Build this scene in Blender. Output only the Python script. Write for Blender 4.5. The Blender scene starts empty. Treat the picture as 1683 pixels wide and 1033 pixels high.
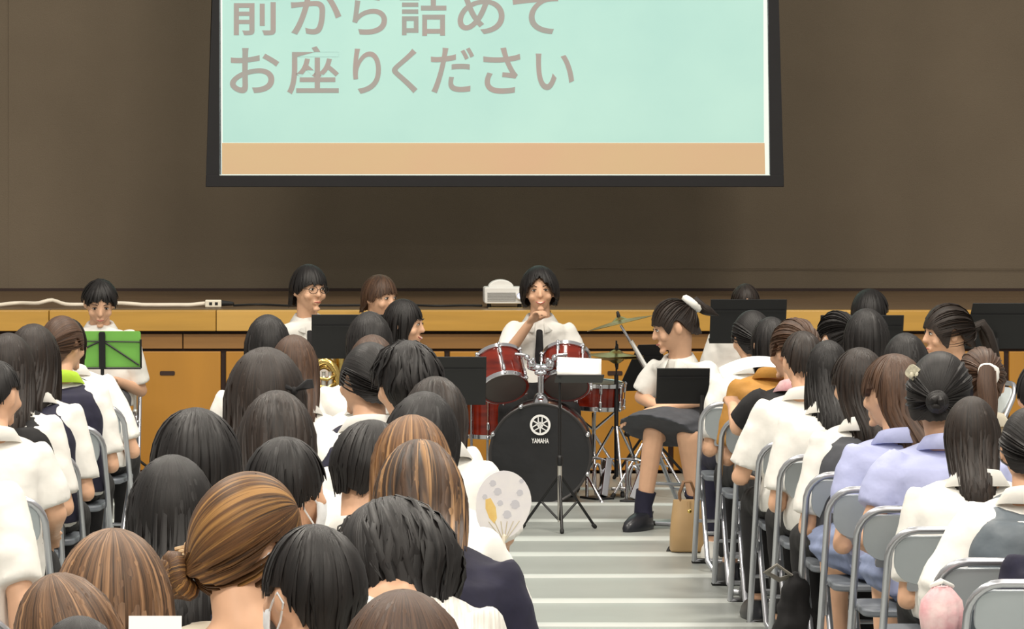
import bpy, math, random
import numpy as np
from mathutils import Vector as V, Matrix, Euler, noise

sc = bpy.context.scene
COL = sc.collection
PI = math.pi

# ---------------------------------------------------------------- camera
FOC, CAMH, HX, HY = 7000.0, 1.95, 520.0, 240.0          # focal length in pixels, camera height, vanishing point
cd = bpy.data.cameras.new('camera'); cam = bpy.data.objects.new('camera', cd); COL.objects.link(cam)
cam.location = (0, 0, CAMH); cam.rotation_euler = (PI/2, 0, 0)
cd.sensor_width = 36; cd.lens = FOC/1683*36
cd.shift_x = (841.5-HX)/1683; cd.shift_y = -(516.5-HY)/1683
cd.clip_start = .1; cd.clip_end = 200
sc.camera = cam

def at(x, y, Y):
    """A point of the hall at depth Y, measured off the photograph."""
    return V(((x-HX)*Y/FOC, Y, CAMH-(y-HY)*Y/FOC))

# ---------------------------------------------------------------- world, lamps, exposure
w = bpy.data.worlds.new('hall_ambient'); sc.world = w; w.use_nodes = True
w.node_tree.nodes['Background'].inputs[0].default_value = (1.0, .95, .88, 1)
w.node_tree.nodes['Background'].inputs[1].default_value = .56
def area(loc, size, power, col=(1, .93, .82), rot=(0, 0, 0)):
    l = bpy.data.lights.new('ceiling_lamp', 'AREA'); l.shape = 'SQUARE'; l.size = size; l.energy = power; l.color = col
    o = bpy.data.objects.new('ceiling_lamp', l); COL.objects.link(o); o.location = loc; o.rotation_euler = rot
for yy, pw in ((-5, 760), (4, 520), (11, 590), (18, 600)):
    for xx in (-3.4, 3.4):
        area((xx+.4, yy, 8.2), 1.5, pw)
area((.8, 21.5, 8.4), 1.4, 260)
vs = sc.view_settings
vs.view_transform = 'Standard'; vs.look = 'None'; vs.gamma = 1; vs.use_curve_mapping = False; vs.exposure = -.35

# ---------------------------------------------------------------- materials
def lin(c):
    return tuple((x/255/12.92 if x/255 <= .04045 else ((x/255+.055)/1.055)**2.4) for x in c)
MATS = {}
def nodes(name):
    m = bpy.data.materials.new(name); m.use_nodes = True
    return m, m.node_tree.nodes, m.node_tree.links, m.node_tree.nodes['Principled BSDF']
def mat(name, rgb, rough=.6, metal=0, var=.0, scale=20, bump=0, bscale=None, spec=.5, stretch=None, rgb2=None, emit=0, alpha=1):
    if name in MATS: return MATS[name]
    m, N, L, b = nodes(name)
    c = lin(rgb)
    b.inputs['Roughness'].default_value = rough; b.inputs['Metallic'].default_value = metal
    b.inputs['Specular IOR Level'].default_value = spec
    b.inputs['Base Color'].default_value = (*c, 1)
    if alpha < 1: b.inputs['Alpha'].default_value = alpha
    if emit:
        b.inputs['Emission Color'].default_value = (*c, 1); b.inputs['Emission Strength'].default_value = emit
    if var or bump or rgb2:
        tc = N.new('ShaderNodeTexCoord'); mp = N.new('ShaderNodeMapping'); L.new(tc.outputs['Object'], mp.inputs[0])
        if stretch: mp.inputs['Scale'].default_value = stretch
        nz = N.new('ShaderNodeTexNoise'); nz.inputs['Scale'].default_value = scale; nz.inputs['Detail'].default_value = 4
        L.new(mp.outputs[0], nz.inputs['Vector'])
        if var or rgb2:
            r = N.new('ShaderNodeValToRGB'); r.color_ramp.elements[0].position = .3; r.color_ramp.elements[1].position = .7
            c2 = lin(rgb2) if rgb2 else tuple(x*(1-var) for x in c)
            r.color_ramp.elements[0].color = (*c2, 1); r.color_ramp.elements[1].color = (*c, 1)
            L.new(nz.outputs['Fac'], r.inputs[0]); L.new(r.outputs[0], b.inputs['Base Color'])
            if emit: L.new(r.outputs[0], b.inputs['Emission Color'])
        if bump:
            n2 = nz
            if bscale:
                n2 = N.new('ShaderNodeTexNoise'); n2.inputs['Scale'].default_value = bscale; n2.inputs['Detail'].default_value = 3
                L.new(mp.outputs[0], n2.inputs['Vector'])
            bp = N.new('ShaderNodeBump'); bp.inputs['Strength'].default_value = bump; bp.inputs['Distance'].default_value = .02
            L.new(n2.outputs['Fac'], bp.inputs['Height']); L.new(bp.outputs[0], b.inputs['Normal'])
    MATS[name] = m
    return m
def hair_mat(name, dark, light, streak=None, amount=.62, rough=.5):
    """Strands run along the v axis of the hair's own uv map."""
    if name in MATS: return MATS[name]
    m, N, L, b = nodes(name)
    uv = N.new('ShaderNodeAttribute'); uv.attribute_name = 'strand'
    mp = N.new('ShaderNodeMapping'); mp.inputs['Scale'].default_value = (17, 17, 5); L.new(uv.outputs['Vector'], mp.inputs[0])
    nz = N.new('ShaderNodeTexNoise'); nz.inputs['Scale'].default_value = 1; nz.inputs['Detail'].default_value = 5; nz.inputs['Roughness'].default_value = .65
    L.new(mp.outputs[0], nz.inputs['Vector'])
    r = N.new('ShaderNodeValToRGB'); e = r.color_ramp.elements
    e[0].position = .35; e[0].color = (*lin(dark), 1); e[1].position = .66; e[1].color = (*lin(light), 1)
    L.new(nz.outputs['Fac'], r.inputs[0]); out = r.outputs[0]
    if streak:
        mp2 = N.new('ShaderNodeMapping'); mp2.inputs['Scale'].default_value = (8, 8, 2.2); mp2.inputs['Location'].default_value = (3, 5, 0)
        L.new(uv.outputs['Vector'], mp2.inputs[0])
        n2 = N.new('ShaderNodeTexNoise'); n2.inputs['Scale'].default_value = 1; n2.inputs['Detail'].default_value = 3; L.new(mp2.outputs[0], n2.inputs['Vector'])
        r2 = N.new('ShaderNodeValToRGB'); r2.color_ramp.elements[0].position = amount-.06; r2.color_ramp.elements[1].position = amount+.06
        L.new(n2.outputs['Fac'], r2.inputs[0])
        mx = N.new('ShaderNodeMix'); mx.data_type = 'RGBA'; L.new(r2.outputs[0], mx.inputs[0]); L.new(out, mx.inputs[6]); mx.inputs[7].default_value = (*lin(streak), 1)
        out = mx.outputs[2]
    L.new(out, b.inputs['Base Color'])
    b.inputs['Roughness'].default_value = rough; b.inputs['Specular IOR Level'].default_value = .38
    bp = N.new('ShaderNodeBump'); bp.inputs['Strength'].default_value = .5; bp.inputs['Distance'].default_value = .004
    L.new(nz.outputs['Fac'], bp.inputs['Height']); L.new(bp.outputs[0], b.inputs['Normal'])
    MATS[name] = m
    return m
SKIN = mat('skin', (224, 178, 146), .5, var=.12, scale=14, spec=.35)
HB = hair_mat('black_hair', (12, 10, 10), (30, 26, 25))
HD = hair_mat('dark_brown_hair', (22, 16, 13), (48, 37, 30))
HM = hair_mat('brown_hair', (52, 36, 27), (92, 66, 48))
HL = hair_mat('light_brown_hair', (56, 40, 28), (120, 88, 62), (162, 124, 90), .62)
HK_ = hair_mat('streaked_brown_hair', (34, 24, 17), (92, 66, 46), (182, 140, 96), .6)
HG = hair_mat('golden_brown_hair', (66, 44, 27), (138, 98, 62), (178, 136, 92), .58)
HU = hair_mat('dyed_brown_hair', (38, 24, 14), (112, 76, 44), (168, 124, 70), .6)
WHITE = mat('white_cotton', (236, 234, 228), .8, var=.06, scale=6, bump=.35, bscale=9)
CREAM = mat('cream_cotton', (228, 220, 200), .8, var=.08, scale=6, bump=.35, bscale=9)
NAVY = mat('navy_knit', (30, 29, 52), .85, var=.25, scale=30, bump=.3, bscale=10)
BLACKC = mat('black_cloth', (24, 23, 25), .85, var=.3, scale=18, bump=.3, bscale=10)
GREYC = mat('charcoal_cloth', (72, 74, 80), .8, var=.2, scale=25, bump=.25, bscale=12)
SLATE = mat('slate_vest_satin', (94, 104, 112), .5, var=.18, scale=12, bump=.25, bscale=12)
BLUE = mat('pale_blue_cotton', (178, 184, 222), .75, var=.1, scale=8, bump=.4, bscale=11)
DENIM = mat('pale_denim', (128, 140, 172), .8, var=.14, scale=20, bump=.3, bscale=12)
OCHRE = mat('ochre_cloth', (184, 132, 56), .75, var=.2, scale=8, bump=.4, bscale=12)
LIME = mat('lime_cloth', (182, 222, 60), .75, var=.1, bump=.2)
PINK = mat('pink_cloth', (232, 168, 176), .75, rgb2=(240, 216, 214), scale=16, bump=.3)
MASKW = mat('mask_paper', (232, 236, 240), .8, bump=.2, scale=30)
CHROME = mat('chrome', (216, 216, 220), .16, 1)
TUBE = mat('chair_tube_metal', (196, 198, 204), .28, .85)
PANM = mat('chair_grey_enamel', (188, 196, 201), .38, .1, var=.06, scale=10)
SEATM = mat('chair_grey_vinyl', (110, 116, 124), .5, var=.1, bump=.1)
RUBBER = mat('black_rubber', (22, 22, 22), .7)
BLACKM = mat('black_enamel', (20, 20, 22), .45, .0, var=.2, scale=12)
SILVER = mat('silver_pole', (206, 204, 196), .3, .7)
BRASS = mat('brass', (212, 182, 110), .2, 1)
CYMB = mat('cymbal_bronze', (186, 160, 92), .3, 1, var=.2, scale=60)
REDW = mat('red_lacquer', (132, 36, 14), .14, rgb2=(78, 16, 9), scale=5, stretch=(1, 1, 4), spec=.6)
HEADC = mat('clear_black_drumhead', (96, 98, 95), .35, var=.2, scale=5)
HEADB = mat('black_drumhead', (26, 27, 30), .4, var=.35, scale=7, bump=.3, bscale=6)
PAPER = mat('white_paper', (246, 245, 240), .7)
INK = mat('pale_grey_print', (196, 196, 196), .7)
GREEN = mat('green_music_folder', (122, 190, 84), .5, var=.1, scale=10)
TANL = mat('tan_leather', (184, 152, 108), .42, var=.12, scale=6, bump=.15)
GOLD = mat('gold_clasp', (232, 196, 110), .2, 1)
SHOE = mat('black_shoe_leather', (30, 32, 38), .35)
EYEW = mat('eye_white', (226, 220, 212), .4)
IRIS = mat('dark_iris', (24, 16, 12), .25)
LIP = mat('lips', (176, 96, 84), .5)
TEETH = mat('teeth', (236, 230, 220), .35)

# ---------------------------------------------------------------- mesh helpers
class MB:
    def __init__(s): s.v = []; s.f = []; s.uv = []
    def ring(s, pts, uvs=None):
        i = len(s.v); s.v.extend([tuple(p) for p in pts]); s.uv.extend(uvs if uvs else [(0, 0)]*len(pts)); return i
    def loft(s, rings, cap=True, closed=True, uvs=None, flip=False):
        n = len(rings[0]); st = [s.ring(r, uvs[k] if uvs else None) for k, r in enumerate(rings)]
        for a, b in zip(st, st[1:]):
            for j in range(n if closed else n-1):
                k = (j+1) % n
                q = (a+j, a+k, b+k, b+j); s.f.append(q[::-1] if flip else q)
        if cap:
            q = tuple(range(st[0], st[0]+n)); e = tuple(range(st[-1], st[-1]+n))
            s.f.append(q if flip else q[::-1]); s.f.append(e[::-1] if flip else e)
        return st
    def tube(s, pts, rad, n=8, flat=1.0, uvs=None, cap=True, closed_path=False):
        P = [V(p) for p in pts]; m = len(P)
        R = rad if hasattr(rad, '__len__') else [rad]*m
        up = None; rings = []; first = None
        for i in range(m):
            if closed_path: t = P[(i+1) % m]-P[i-1]
            else: t = P[min(i+1, m-1)]-P[max(i-1, 0)]
            t = t.normalized() if t.length > 1e-9 else V((0, 0, 1))
            if up is None:
                up = V((0, 0, 1)) if abs(t.z) < .9 else V((0, 1, 0))
            x = t.cross(up)
            if x.length < 1e-6: x = t.cross(V((1, 0, 0)))
            x.normalize(); y = x.cross(t).normalized(); up = y
            rings.append([P[i]+x*(R[i]*math.cos(2*PI*k/n))+y*(R[i]*flat*math.sin(2*PI*k/n)) for k in range(n)])
        if closed_path:
            st = [s.ring(r) for r in rings]
            for i in range(m):
                a, b = st[i], st[(i+1) % m]
                for k in range(n): s.f.append((a+k, a+(k+1) % n, b+(k+1) % n, b+k))
        else:
            s.loft(rings, cap, uvs=uvs)
    def capsule(s, p0, p1, r0, r1, n=12, ends=True):
        p0 = V(p0); p1 = V(p1); d = p1-p0; L = d.length
        t = d/L if L > 1e-9 else V((0, 0, 1))
        pts = []; rr = []
        if ends:
            for a in (80, 50, 25): pts.append(p0-t*r0*math.sin(math.radians(a))); rr.append(r0*math.cos(math.radians(a)))
        pts += [p0, p1]; rr += [r0, r1]
        if ends:
            for a in (25, 50, 80): pts.append(p1+t*r1*math.sin(math.radians(a))); rr.append(r1*math.cos(math.radians(a)))
        x = t.orthogonal().normalized(); y = t.cross(x)
        s.loft([[p+x*(r*math.cos(2*PI*k/n))+y*(r*math.sin(2*PI*k/n)) for k in range(n)] for p, r in zip(pts, rr)])
    def ball(s, c, r, n=14, m=9, M=None):
        c = V(c); r = V(r) if hasattr(r, '__len__') else V((r, r, r)); rings = []
        for i in range(m+1):
            a = PI*(.02+.96*i/m)
            ring = []
            for k in range(n):
                b = 2*PI*k/n
                p = V((r.x*math.sin(a)*math.cos(b), r.y*math.sin(a)*math.sin(b), -r.z*math.cos(a)))
                ring.append(c+(M @ p if M else p))
            rings.append(ring)
        s.loft(rings)
    def box(s, lo, hi, M=None):
        x0, y0, z0 = lo; x1, y1, z1 = hi
        p = [V(q) for q in ((x0, y0, z0), (x1, y0, z0), (x1, y1, z0), (x0, y1, z0), (x0, y0, z1), (x1, y0, z1), (x1, y1, z1), (x0, y1, z1))]
        if M: p = [M @ q for q in p]
        i = s.ring(p)
        for q in ((3, 2, 1, 0), (4, 5, 6, 7), (0, 1, 5, 4), (1, 2, 6, 5), (2, 3, 7, 6), (3, 0, 4, 7)): s.f.append(tuple(i+k for k in q))
    def lathe(s, prof, M=None, n=32, cap=True):
        """prof: (radius, height) pairs, turned about the z axis of M."""
        rings = []
        for r, z in prof:
            ring = [V((r*math.cos(2*PI*k/n), r*math.sin(2*PI*k/n), z)) for k in range(n)]
            rings.append([M @ p for p in ring] if M else ring)
        s.loft(rings, cap)
    def plate(s, outline, y0, y1, M=None):
        """outline in x,z given thickness from y0 to y1"""
        a = [V((x, y0, z)) for x, z in outline]; b = [V((x, y1, z)) for x, z in outline]
        if M: a = [M @ p for p in a]; b = [M @ p for p in b]
        s.loft([a, b])
    def xform(s, M): s.v = [tuple(M @ V(p)) for p in s.v]
    def mesh(s, name, uv=False):
        me = bpy.data.meshes.new(name); me.from_pydata(s.v, [], s.f)
        if uv:
            u = np.asarray(s.uv, dtype=np.float32); a = me.attributes.new('strand', 'FLOAT_VECTOR', 'POINT')
            a.data.foreach_set('vector', np.stack([np.cos(u[:, 0]*2*PI), np.sin(u[:, 0]*2*PI), u[:, 1]], 1).astype(np.float32).ravel())
        return me
    def build(s, name, m, parent=None, smooth=True, bevel=0, label=None, uv=False):
        me = s.mesh(name, uv); me.materials.append(m)
        import bmesh
        bm = bmesh.new(); bm.from_mesh(me); bmesh.ops.recalc_face_normals(bm, faces=bm.faces); bm.to_mesh(me); bm.free()
        o = bpy.data.objects.new(name, me); COL.objects.link(o)
        if smooth:
            me.polygons.foreach_set('use_smooth', [True]*len(me.polygons))
            me.set_sharp_from_angle(angle=math.radians(50))
        if parent: o.parent = parent
        if bevel:
            bv = o.modifiers.new('bevel', 'BEVEL'); bv.width = bevel; bv.segments = 2; bv.limit_method = 'ANGLE'
        if label: o['label'] = label
        return o
def thing(name, label, cat, loc=(0, 0, 0), rz=0, group=None):
    o = bpy.data.objects.new(name, None); COL.objects.link(o); o.location = loc; o.rotation_euler = (0, 0, rz)
    o.empty_display_size = .1
    o['label'] = label; o['category'] = cat
    if group: o['group'] = group
    return o
def copy_thing(r, loc, rz, label, group=None):
    c = r.copy(); COL.objects.link(c); c.location = loc; c.rotation_euler = (0, 0, rz); c['label'] = label
    if group: c['group'] = group
    for ch in list(r.children):
        d = ch.copy(); COL.objects.link(d); d.parent = c
        for g in list(ch.children):
            e = g.copy(); COL.objects.link(e); e.parent = d
    return c
REMESH = []
def remeshed(o, voxel, it=3, wrinkle=0, seed=0):
    r = o.modifiers.new('r', 'REMESH'); r.mode = 'VOXEL'; r.voxel_size = voxel; r.use_smooth_shade = True
    s = o.modifiers.new('s', 'SMOOTH'); s.factor = .5; s.iterations = it
    REMESH.append((o, wrinkle, seed))
def flush_remesh():
    dg = bpy.context.evaluated_depsgraph_get()
    for o, wr, seed in REMESH:
        me = bpy.data.meshes.new_from_object(o.evaluated_get(dg)); old = o.data
        if wr:
            n = len(me.vertices); co = np.empty(n*3, dtype=np.float32); me.vertices.foreach_get('co', co); co = co.reshape(-1, 3)
            no = np.empty(n*3, dtype=np.float32); me.vertices.foreach_get('normal', no); no = no.reshape(-1, 3)
            f = [noise.noise((p[0]*9+seed, p[1]*9, p[2]*14+p[0]*6)) + .5*noise.noise((p[0]*22, p[1]*22+seed, p[2]*20)) for p in co.tolist()]
            co += no*(np.array(f, dtype=np.float32)*wr)[:, None]
            me.vertices.foreach_set('co', co.ravel())
        o.modifiers.clear(); nm = old.name; o.data = me
        bpy.data.meshes.remove(old); me.name = nm
    REMESH.clear()
def structure(o, name=None):
    o['kind'] = 'structure'; return o
def rrect(w, h, r, n=5, cx=0, cz=0):
    out = []
    for sx, sz, a0 in ((1, 1, 0), (-1, 1, 90), (-1, -1, 180), (1, -1, 270)):
        for k in range(n+1):
            a = math.radians(a0+90*k/n); out.append((cx+sx*(w/2-r)+r*math.cos(a), cz+sz*(h/2-r)+r*math.sin(a)))
    return out
# ================================================================ the hall
YS, HS, YC = 25.5, .965, 29.0
def sz(y): return CAMH-(y-HY)*YS/FOC
def sx(x): return (x-HX)*YS/FOC
FLOORM = mat('grey_floor_sheet', (152, 156, 152), .34, var=.1, scale=3, bump=.06, bscale=5, spec=.5)
SEAM_GLINT = mat('painted_seam_glint', (184, 188, 184), .34, var=.08, scale=4)  # paler colour stands in for light reflected along the sheet seams
b = MB(); b.box((-9, -1, -.1), (9, 30, -.012)); fl = structure(b.build('floor', mat('gym_floor', (150, 112, 66), .4, var=.2, scale=3), smooth=False))
def floor_sheet(y0, y1):
    rng = random.Random(int(y0*10)); b = MB(); nx, ny = 36, 10; rows = []
    for j in range(ny+1):
        t = j/ny; row = []
        for i in range(nx+1):
            x = -8+16*i/nx; e = max(0, 1-min(t, 1-t)/.22)
            z = .003+.009*e*e*(.7+.6*noise.noise((x*.8, y0*3, 0))) + .002*noise.noise((x*1.5, y0+t, 5))
            row.append(V((x, y0+(y1-y0)*t, z)))
        rows.append(row)
    b.loft(rows, cap=False, closed=False)
    return b.build('floor_sheet', FLOORM, fl)
def seam_glint(y, wd=.13):
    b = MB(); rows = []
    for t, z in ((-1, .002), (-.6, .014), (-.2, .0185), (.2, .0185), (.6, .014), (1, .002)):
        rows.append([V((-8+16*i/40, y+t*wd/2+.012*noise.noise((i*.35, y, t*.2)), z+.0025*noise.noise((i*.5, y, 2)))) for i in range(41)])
    b.loft(rows, cap=False, closed=False); return b.build('seam_glint_band', SEAM_GLINT, fl)
ys = [23.1, 22.09, 21.1, 20.28, 19.24, 18.2, 17.28]
ys = [25.3, 24.15]+ys+[17.28-1.0*k for k in range(1, 14)]
for a, c in zip(ys, ys[1:]): floor_sheet(c+.004, a-.004)
for y in ys[1:-6]: seam_glint(y, .2 if y < 21.5 and y > 20 else .13)

# the stage: a front of boards, a recessed strip and storage doors
WY = mat('yellow_stage_wood', (196, 150, 66), .38, var=.16, scale=4, stretch=(.4, 3, 6), bump=.04)
WB = mat('brown_stage_wood', (150, 108, 56), .42, var=.16, scale=4, stretch=(.4, 3, 6), bump=.04)
WP = mat('door_panel_wood', (184, 130, 46), .42, var=.12, scale=2.2, stretch=(3, 3, .5), bump=.03)
WD = mat('dark_wood_and_hem_shade', (44, 22, 12), .6)
WF = mat('stage_floor_wood', (104, 82, 58), .45, var=.2, scale=2, stretch=(.3, 4, 1), bump=.05)
b = MB(); b.box((-7, YS+.05, 0), (7, YC+2, HS-.006)); stage = structure(b.build('stage', WD, smooth=False)); stage['label'] = 'wooden gym stage with yellow front edge and storage doors'
for k in range(14):
    x0 = -6.6+k; b = MB(); b.box((x0+.002, YS-.02, sz(543.5)), (x0+.998, YS+.12, HS+.002))
    m = WY if k % 3 else mat('paler_stage_wood', (208, 164, 84), .38, var=.12, scale=4, stretch=(.4, 3, 6), bump=.04)
    b.build('edge_board', m, stage, False, .004)
for k in range(7):
    x0 = -6.8+2*k; b = MB(); b.box((x0+.003, YS+.02, sz(573)), (x0+1.997, YS+.09, sz(549))); b.build('recessed_board', WB, stage, False, .003)
pw = sx(367)-sx(183)
x0 = sx(367)-8*pw
for k in range(18):
    a = x0+k*pw; b = MB(); b.box((a+.016, YS+.012, .01), (a+pw-.016, YS+.07, sz(577.5)))
    p = b.build('door_panel', WP, stage, False, .004)
    h = MB(); h.plate(rrect(.09, .026, .008, 3, a+pw/2, sz(613)), YS+.008, YS+.02); h.build('recessed_handle', mat('dark_handle', (48, 26, 14), .5), p)
for k in range(24):
    y0 = YS+.12+k*.15; b = MB(); b.box((-7, y0+.001, HS-.02), (7, y0+.149, HS+.0004*(k % 3))); b.build('stage_floor_board', WF, stage, False)

# curtain
CURT = mat('taupe_curtain', (120, 108, 92), .95, var=.12, scale=1.3, bump=.2, bscale=160, spec=.1)
cur = thing('stage_curtain', 'wide taupe curtain hanging closed across the back of the stage', 'curtain', (0, YC, HS))
def drape(x0, x1, ph):
    b = MB(); rows = []; nx = 70
    for z in np.linspace(.012, 4.2, 12):
        rows.append([V((x0+(x1-x0)*i/nx, .018*math.sin(i*.55+ph)*noise.noise((i*.08, ph, z*.1))+.02*noise.noise((i*.13, z*.25, ph)), z)) for i in range(nx+1)])
    b.loft(rows, cap=False, closed=False); return b.build('curtain_panel', CURT, cur)
xl = (14-HX)*YC/FOC
drape(-7, xl+.03, 3); drape(xl, 5.4, 0); drape(5.36, 7, 7)
b = MB(); b.tube([(1.7+3.5*t/30, -.028, .155+.003*noise.noise((t*.3, 0, 0))) for t in range(31)], .003, 6); b.build('hem_seam', CURT, cur)
b = MB(); b.box((-7, -.05, -.002), (7, .04, .018)); b.build('painted_hem_shadow', WD, cur, False)  # solid dark strip painted as the shadow below the curtain hem

# projection screen
YP = 27.0; ps = FOC/YP
def px(x): return (x-HX)/ps
def pz(y): return CAMH-(y-HY)/ps
SCR = thing('projection_screen', 'large hanging projection screen with black border and pale cyan slide', 'screen', (0, YP, pz(305)))
SCR_M = Matrix.Translation((0, -YP, -pz(305)))
def scr_build(b, n, m, par=None, **k):
    b.xform(SCR_M); return b.build(n, m, par or SCR, **k)
BORD = mat('black_screen_border', (22, 21, 24), .7, var=.15)
TOPY = -420
def lx(y): return 338+(305-y)*.036     # the border widens slightly downwards
def rx(y): return 1288-(305-y)*.028
def quad_bar(pts):
    b = MB(); b.loft([[V((px(x), YP-.02, pz(y))) for x, y in pts], [V((px(x), YP+.01, pz(y))) for x, y in pts]]); return b
scr_build(quad_bar([(lx(305), 307), (rx(305), 307), (rx(287), 287), (lx(287), 287)]), 'border_bottom', BORD, smooth=False, bevel=.004)
scr_build(quad_bar([(lx(287), 287), (364, 287), (361, TOPY), (lx(TOPY), TOPY)]), 'border_side', BORD, smooth=False)
scr_build(quad_bar([(1264, 287), (rx(287), 287), (rx(TOPY), TOPY), (1255, TOPY)]), 'border_side', BORD, smooth=False)
scr_build(quad_bar([(lx(TOPY), TOPY), (rx(TOPY), TOPY), (rx(TOPY), TOPY-30), (lx(TOPY), TOPY-30)]), 'border_top', BORD, smooth=False)
scr_build(quad_bar([(361, 288), (1265, 288), (1258, TOPY), (360, TOPY)]), 'screen_cloth', mat('lit_screen_cloth', (226, 238, 232), .8, emit=.42), smooth=False)
def sheet(pts, n, m, dy, par=None):
    b = MB(); b.loft([[V((px(x), YP-.021-dy, pz(y))) for x, y in pts], [V((px(x), YP-.019, pz(y))) for x, y in pts]]); return scr_build(b, n, m, par, smooth=False)
slide = sheet([(366, 234), (1255, 234), (1252, TOPY+8), (365, TOPY+8)], 'slide_ground', mat('projected_cyan', (182, 222, 214), .8, rgb2=(172, 214, 208), scale=1.2, emit=.30), .001)
sheet([(365, 286), (1257, 286), (1256, 235), (365, 235)], 'slide_footer', mat('projected_tan', (206, 172, 138), .8, rgb2=(204, 178, 138), scale=1.2, emit=.30), .001)
TXT = mat('projected_text', (166, 152, 148), .8, rgb2=(150, 156, 152), scale=3, emit=.3)
GLY = [('前', 379, 459, -22, 58), ('か', 478, 561, -16, 57), ('ら', 579, 636, -14, 57), ('詰', 657, 735, -22, 59), ('め', 752, 829, -13, 56), ('て', 842, 917, -6, 56),
       ('お', 378, 459, 79, 153), ('座', 472, 557, 76, 155), ('り', 580, 626, 80, 154), ('く', 644, 686, 80, 153), ('だ', 708, 779, 78, 153), ('さ', 794, 855, 78, 154), ('い', 880, 943, 88, 148)]
def glyph_mesh(ch, name, ext=.0, off=0.0):
    c = bpy.data.curves.new('g', 'FONT'); c.body = ch; c.extrude = ext; c.offset = off
    o = bpy.data.objects.new('g', c); COL.objects.link(o)
    me = bpy.data.meshes.new_from_object(o.evaluated_get(bpy.context.evaluated_depsgraph_get()))
    bpy.data.objects.remove(o); bpy.data.curves.remove(c); me.name = name
    return me
for ch, xa, xb, ya, yb in GLY:
    me = glyph_mesh(ch, 'character', .004, .012)
    co = np.empty(len(me.vertices)*3); me.vertices.foreach_get('co', co); co = co.reshape(-1, 3)
    lo, hi = co.min(0), co.max(0)
    X = px(xa)+(co[:, 0]-lo[0])/(hi[0]-lo[0])*(px(xb)-px(xa)); Z = pz(yb)+(co[:, 1]-lo[1])/(hi[1]-lo[1])*(pz(ya)-pz(yb))-pz(305)
    co = np.stack([X, np.where(co[:, 2] > 0, -.0245, -.0215), Z], 1); me.vertices.foreach_set('co', co.ravel())
    me.materials.clear(); me.materials.append(TXT); o = bpy.data.objects.new('character', me); COL.objects.link(o); o.parent = slide
# housing and drop cords above the frame carry it
b = MB(); b.capsule((px(300), YP, pz(TOPY-45)), (px(1320), YP, pz(TOPY-45)), .07, .07); scr_build(b, 'housing', BORD)
for x in (420, 1200):
    b = MB(); b.tube([(px(x), YP, pz(TOPY-40)), (px(x), YP, 8.4)], .006, 6); scr_build(b, 'hanging_cord', BORD)
# ================================================================ people
def lerp(a, b, t): return a+(b-a)*t
def interp(keys, x):
    for (a, va), (c, vc) in zip(keys, keys[1:]):
        if x <= c: return va if c == a else va+(vc-va)*max(0, (x-a)/(c-a))
    return keys[-1][1]
HAIR = {   # strand length over |azimuth|: 0 = back of the head, pi = forehead
    'short':  dict(keys=[(0, .248), (.9, .240), (1.25, .20), (1.5, .168), (1.85, .165), (2.15, .185), (2.45, .150), (PI, .130)], amp=.05, lock=.010),
    'crop':   dict(keys=[(0, .224), (.9, .215), (1.25, .178), (1.5, .152), (1.85, .150), (2.15, .165), (2.45, .145), (PI, .130)], amp=.04, lock=.006),
    'tucked': dict(keys=[(0, .43), (.9, .42), (1.25, .36), (1.45, .22), (1.65, .155), (1.95, .165), (2.2, .19), (2.5, .165), (PI, .152)], amp=.04, lock=.008, taper=.25, drape=.115),
    'mop':    dict(keys=[(0, .275), (.9, .265), (1.25, .225), (1.5, .205), (1.9, .195), (2.2, .175), (2.5, .158), (PI, .152)], amp=.045, lock=.009),
    'bob':    dict(keys=[(0, .335), (1.2, .335), (1.7, .33), (2.0, .30), (2.25, .22), (2.5, .158), (PI, .150)], amp=.035, lock=.007, taper=.9),
    'long':   dict(keys=[(0, .58), (.8, .55), (1.3, .42), (1.8, .37), (2.05, .33), (2.3, .24), (2.5, .165), (PI, .152)], amp=.04, lock=.008, taper=-.2, drape=.125),
    'mid':    dict(keys=[(0, .43), (.9, .42), (1.4, .37), (1.8, .35), (2.05, .31), (2.3, .24), (2.5, .165), (PI, .152)], amp=.04, lock=.008, taper=.25, drape=.115),
    'tail':   dict(keys=[(0, .62), (.7, .56), (1.15, .36), (1.5, .30), (1.8, .27), (2.05, .25), (2.3, .20), (2.5, .165), (PI, .152)], amp=.03, lock=.006, taper=1.7, drape=.13),
    'tied':   dict(keys=[(0, .245), (.8, .242), (1.2, .205), (1.45, .160), (1.7, .150), (1.9, .185), (2.1, .20), (2.3, .165), (2.55, .155), (PI, .148)], amp=.02, lock=.004, tie=True),
}
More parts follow.
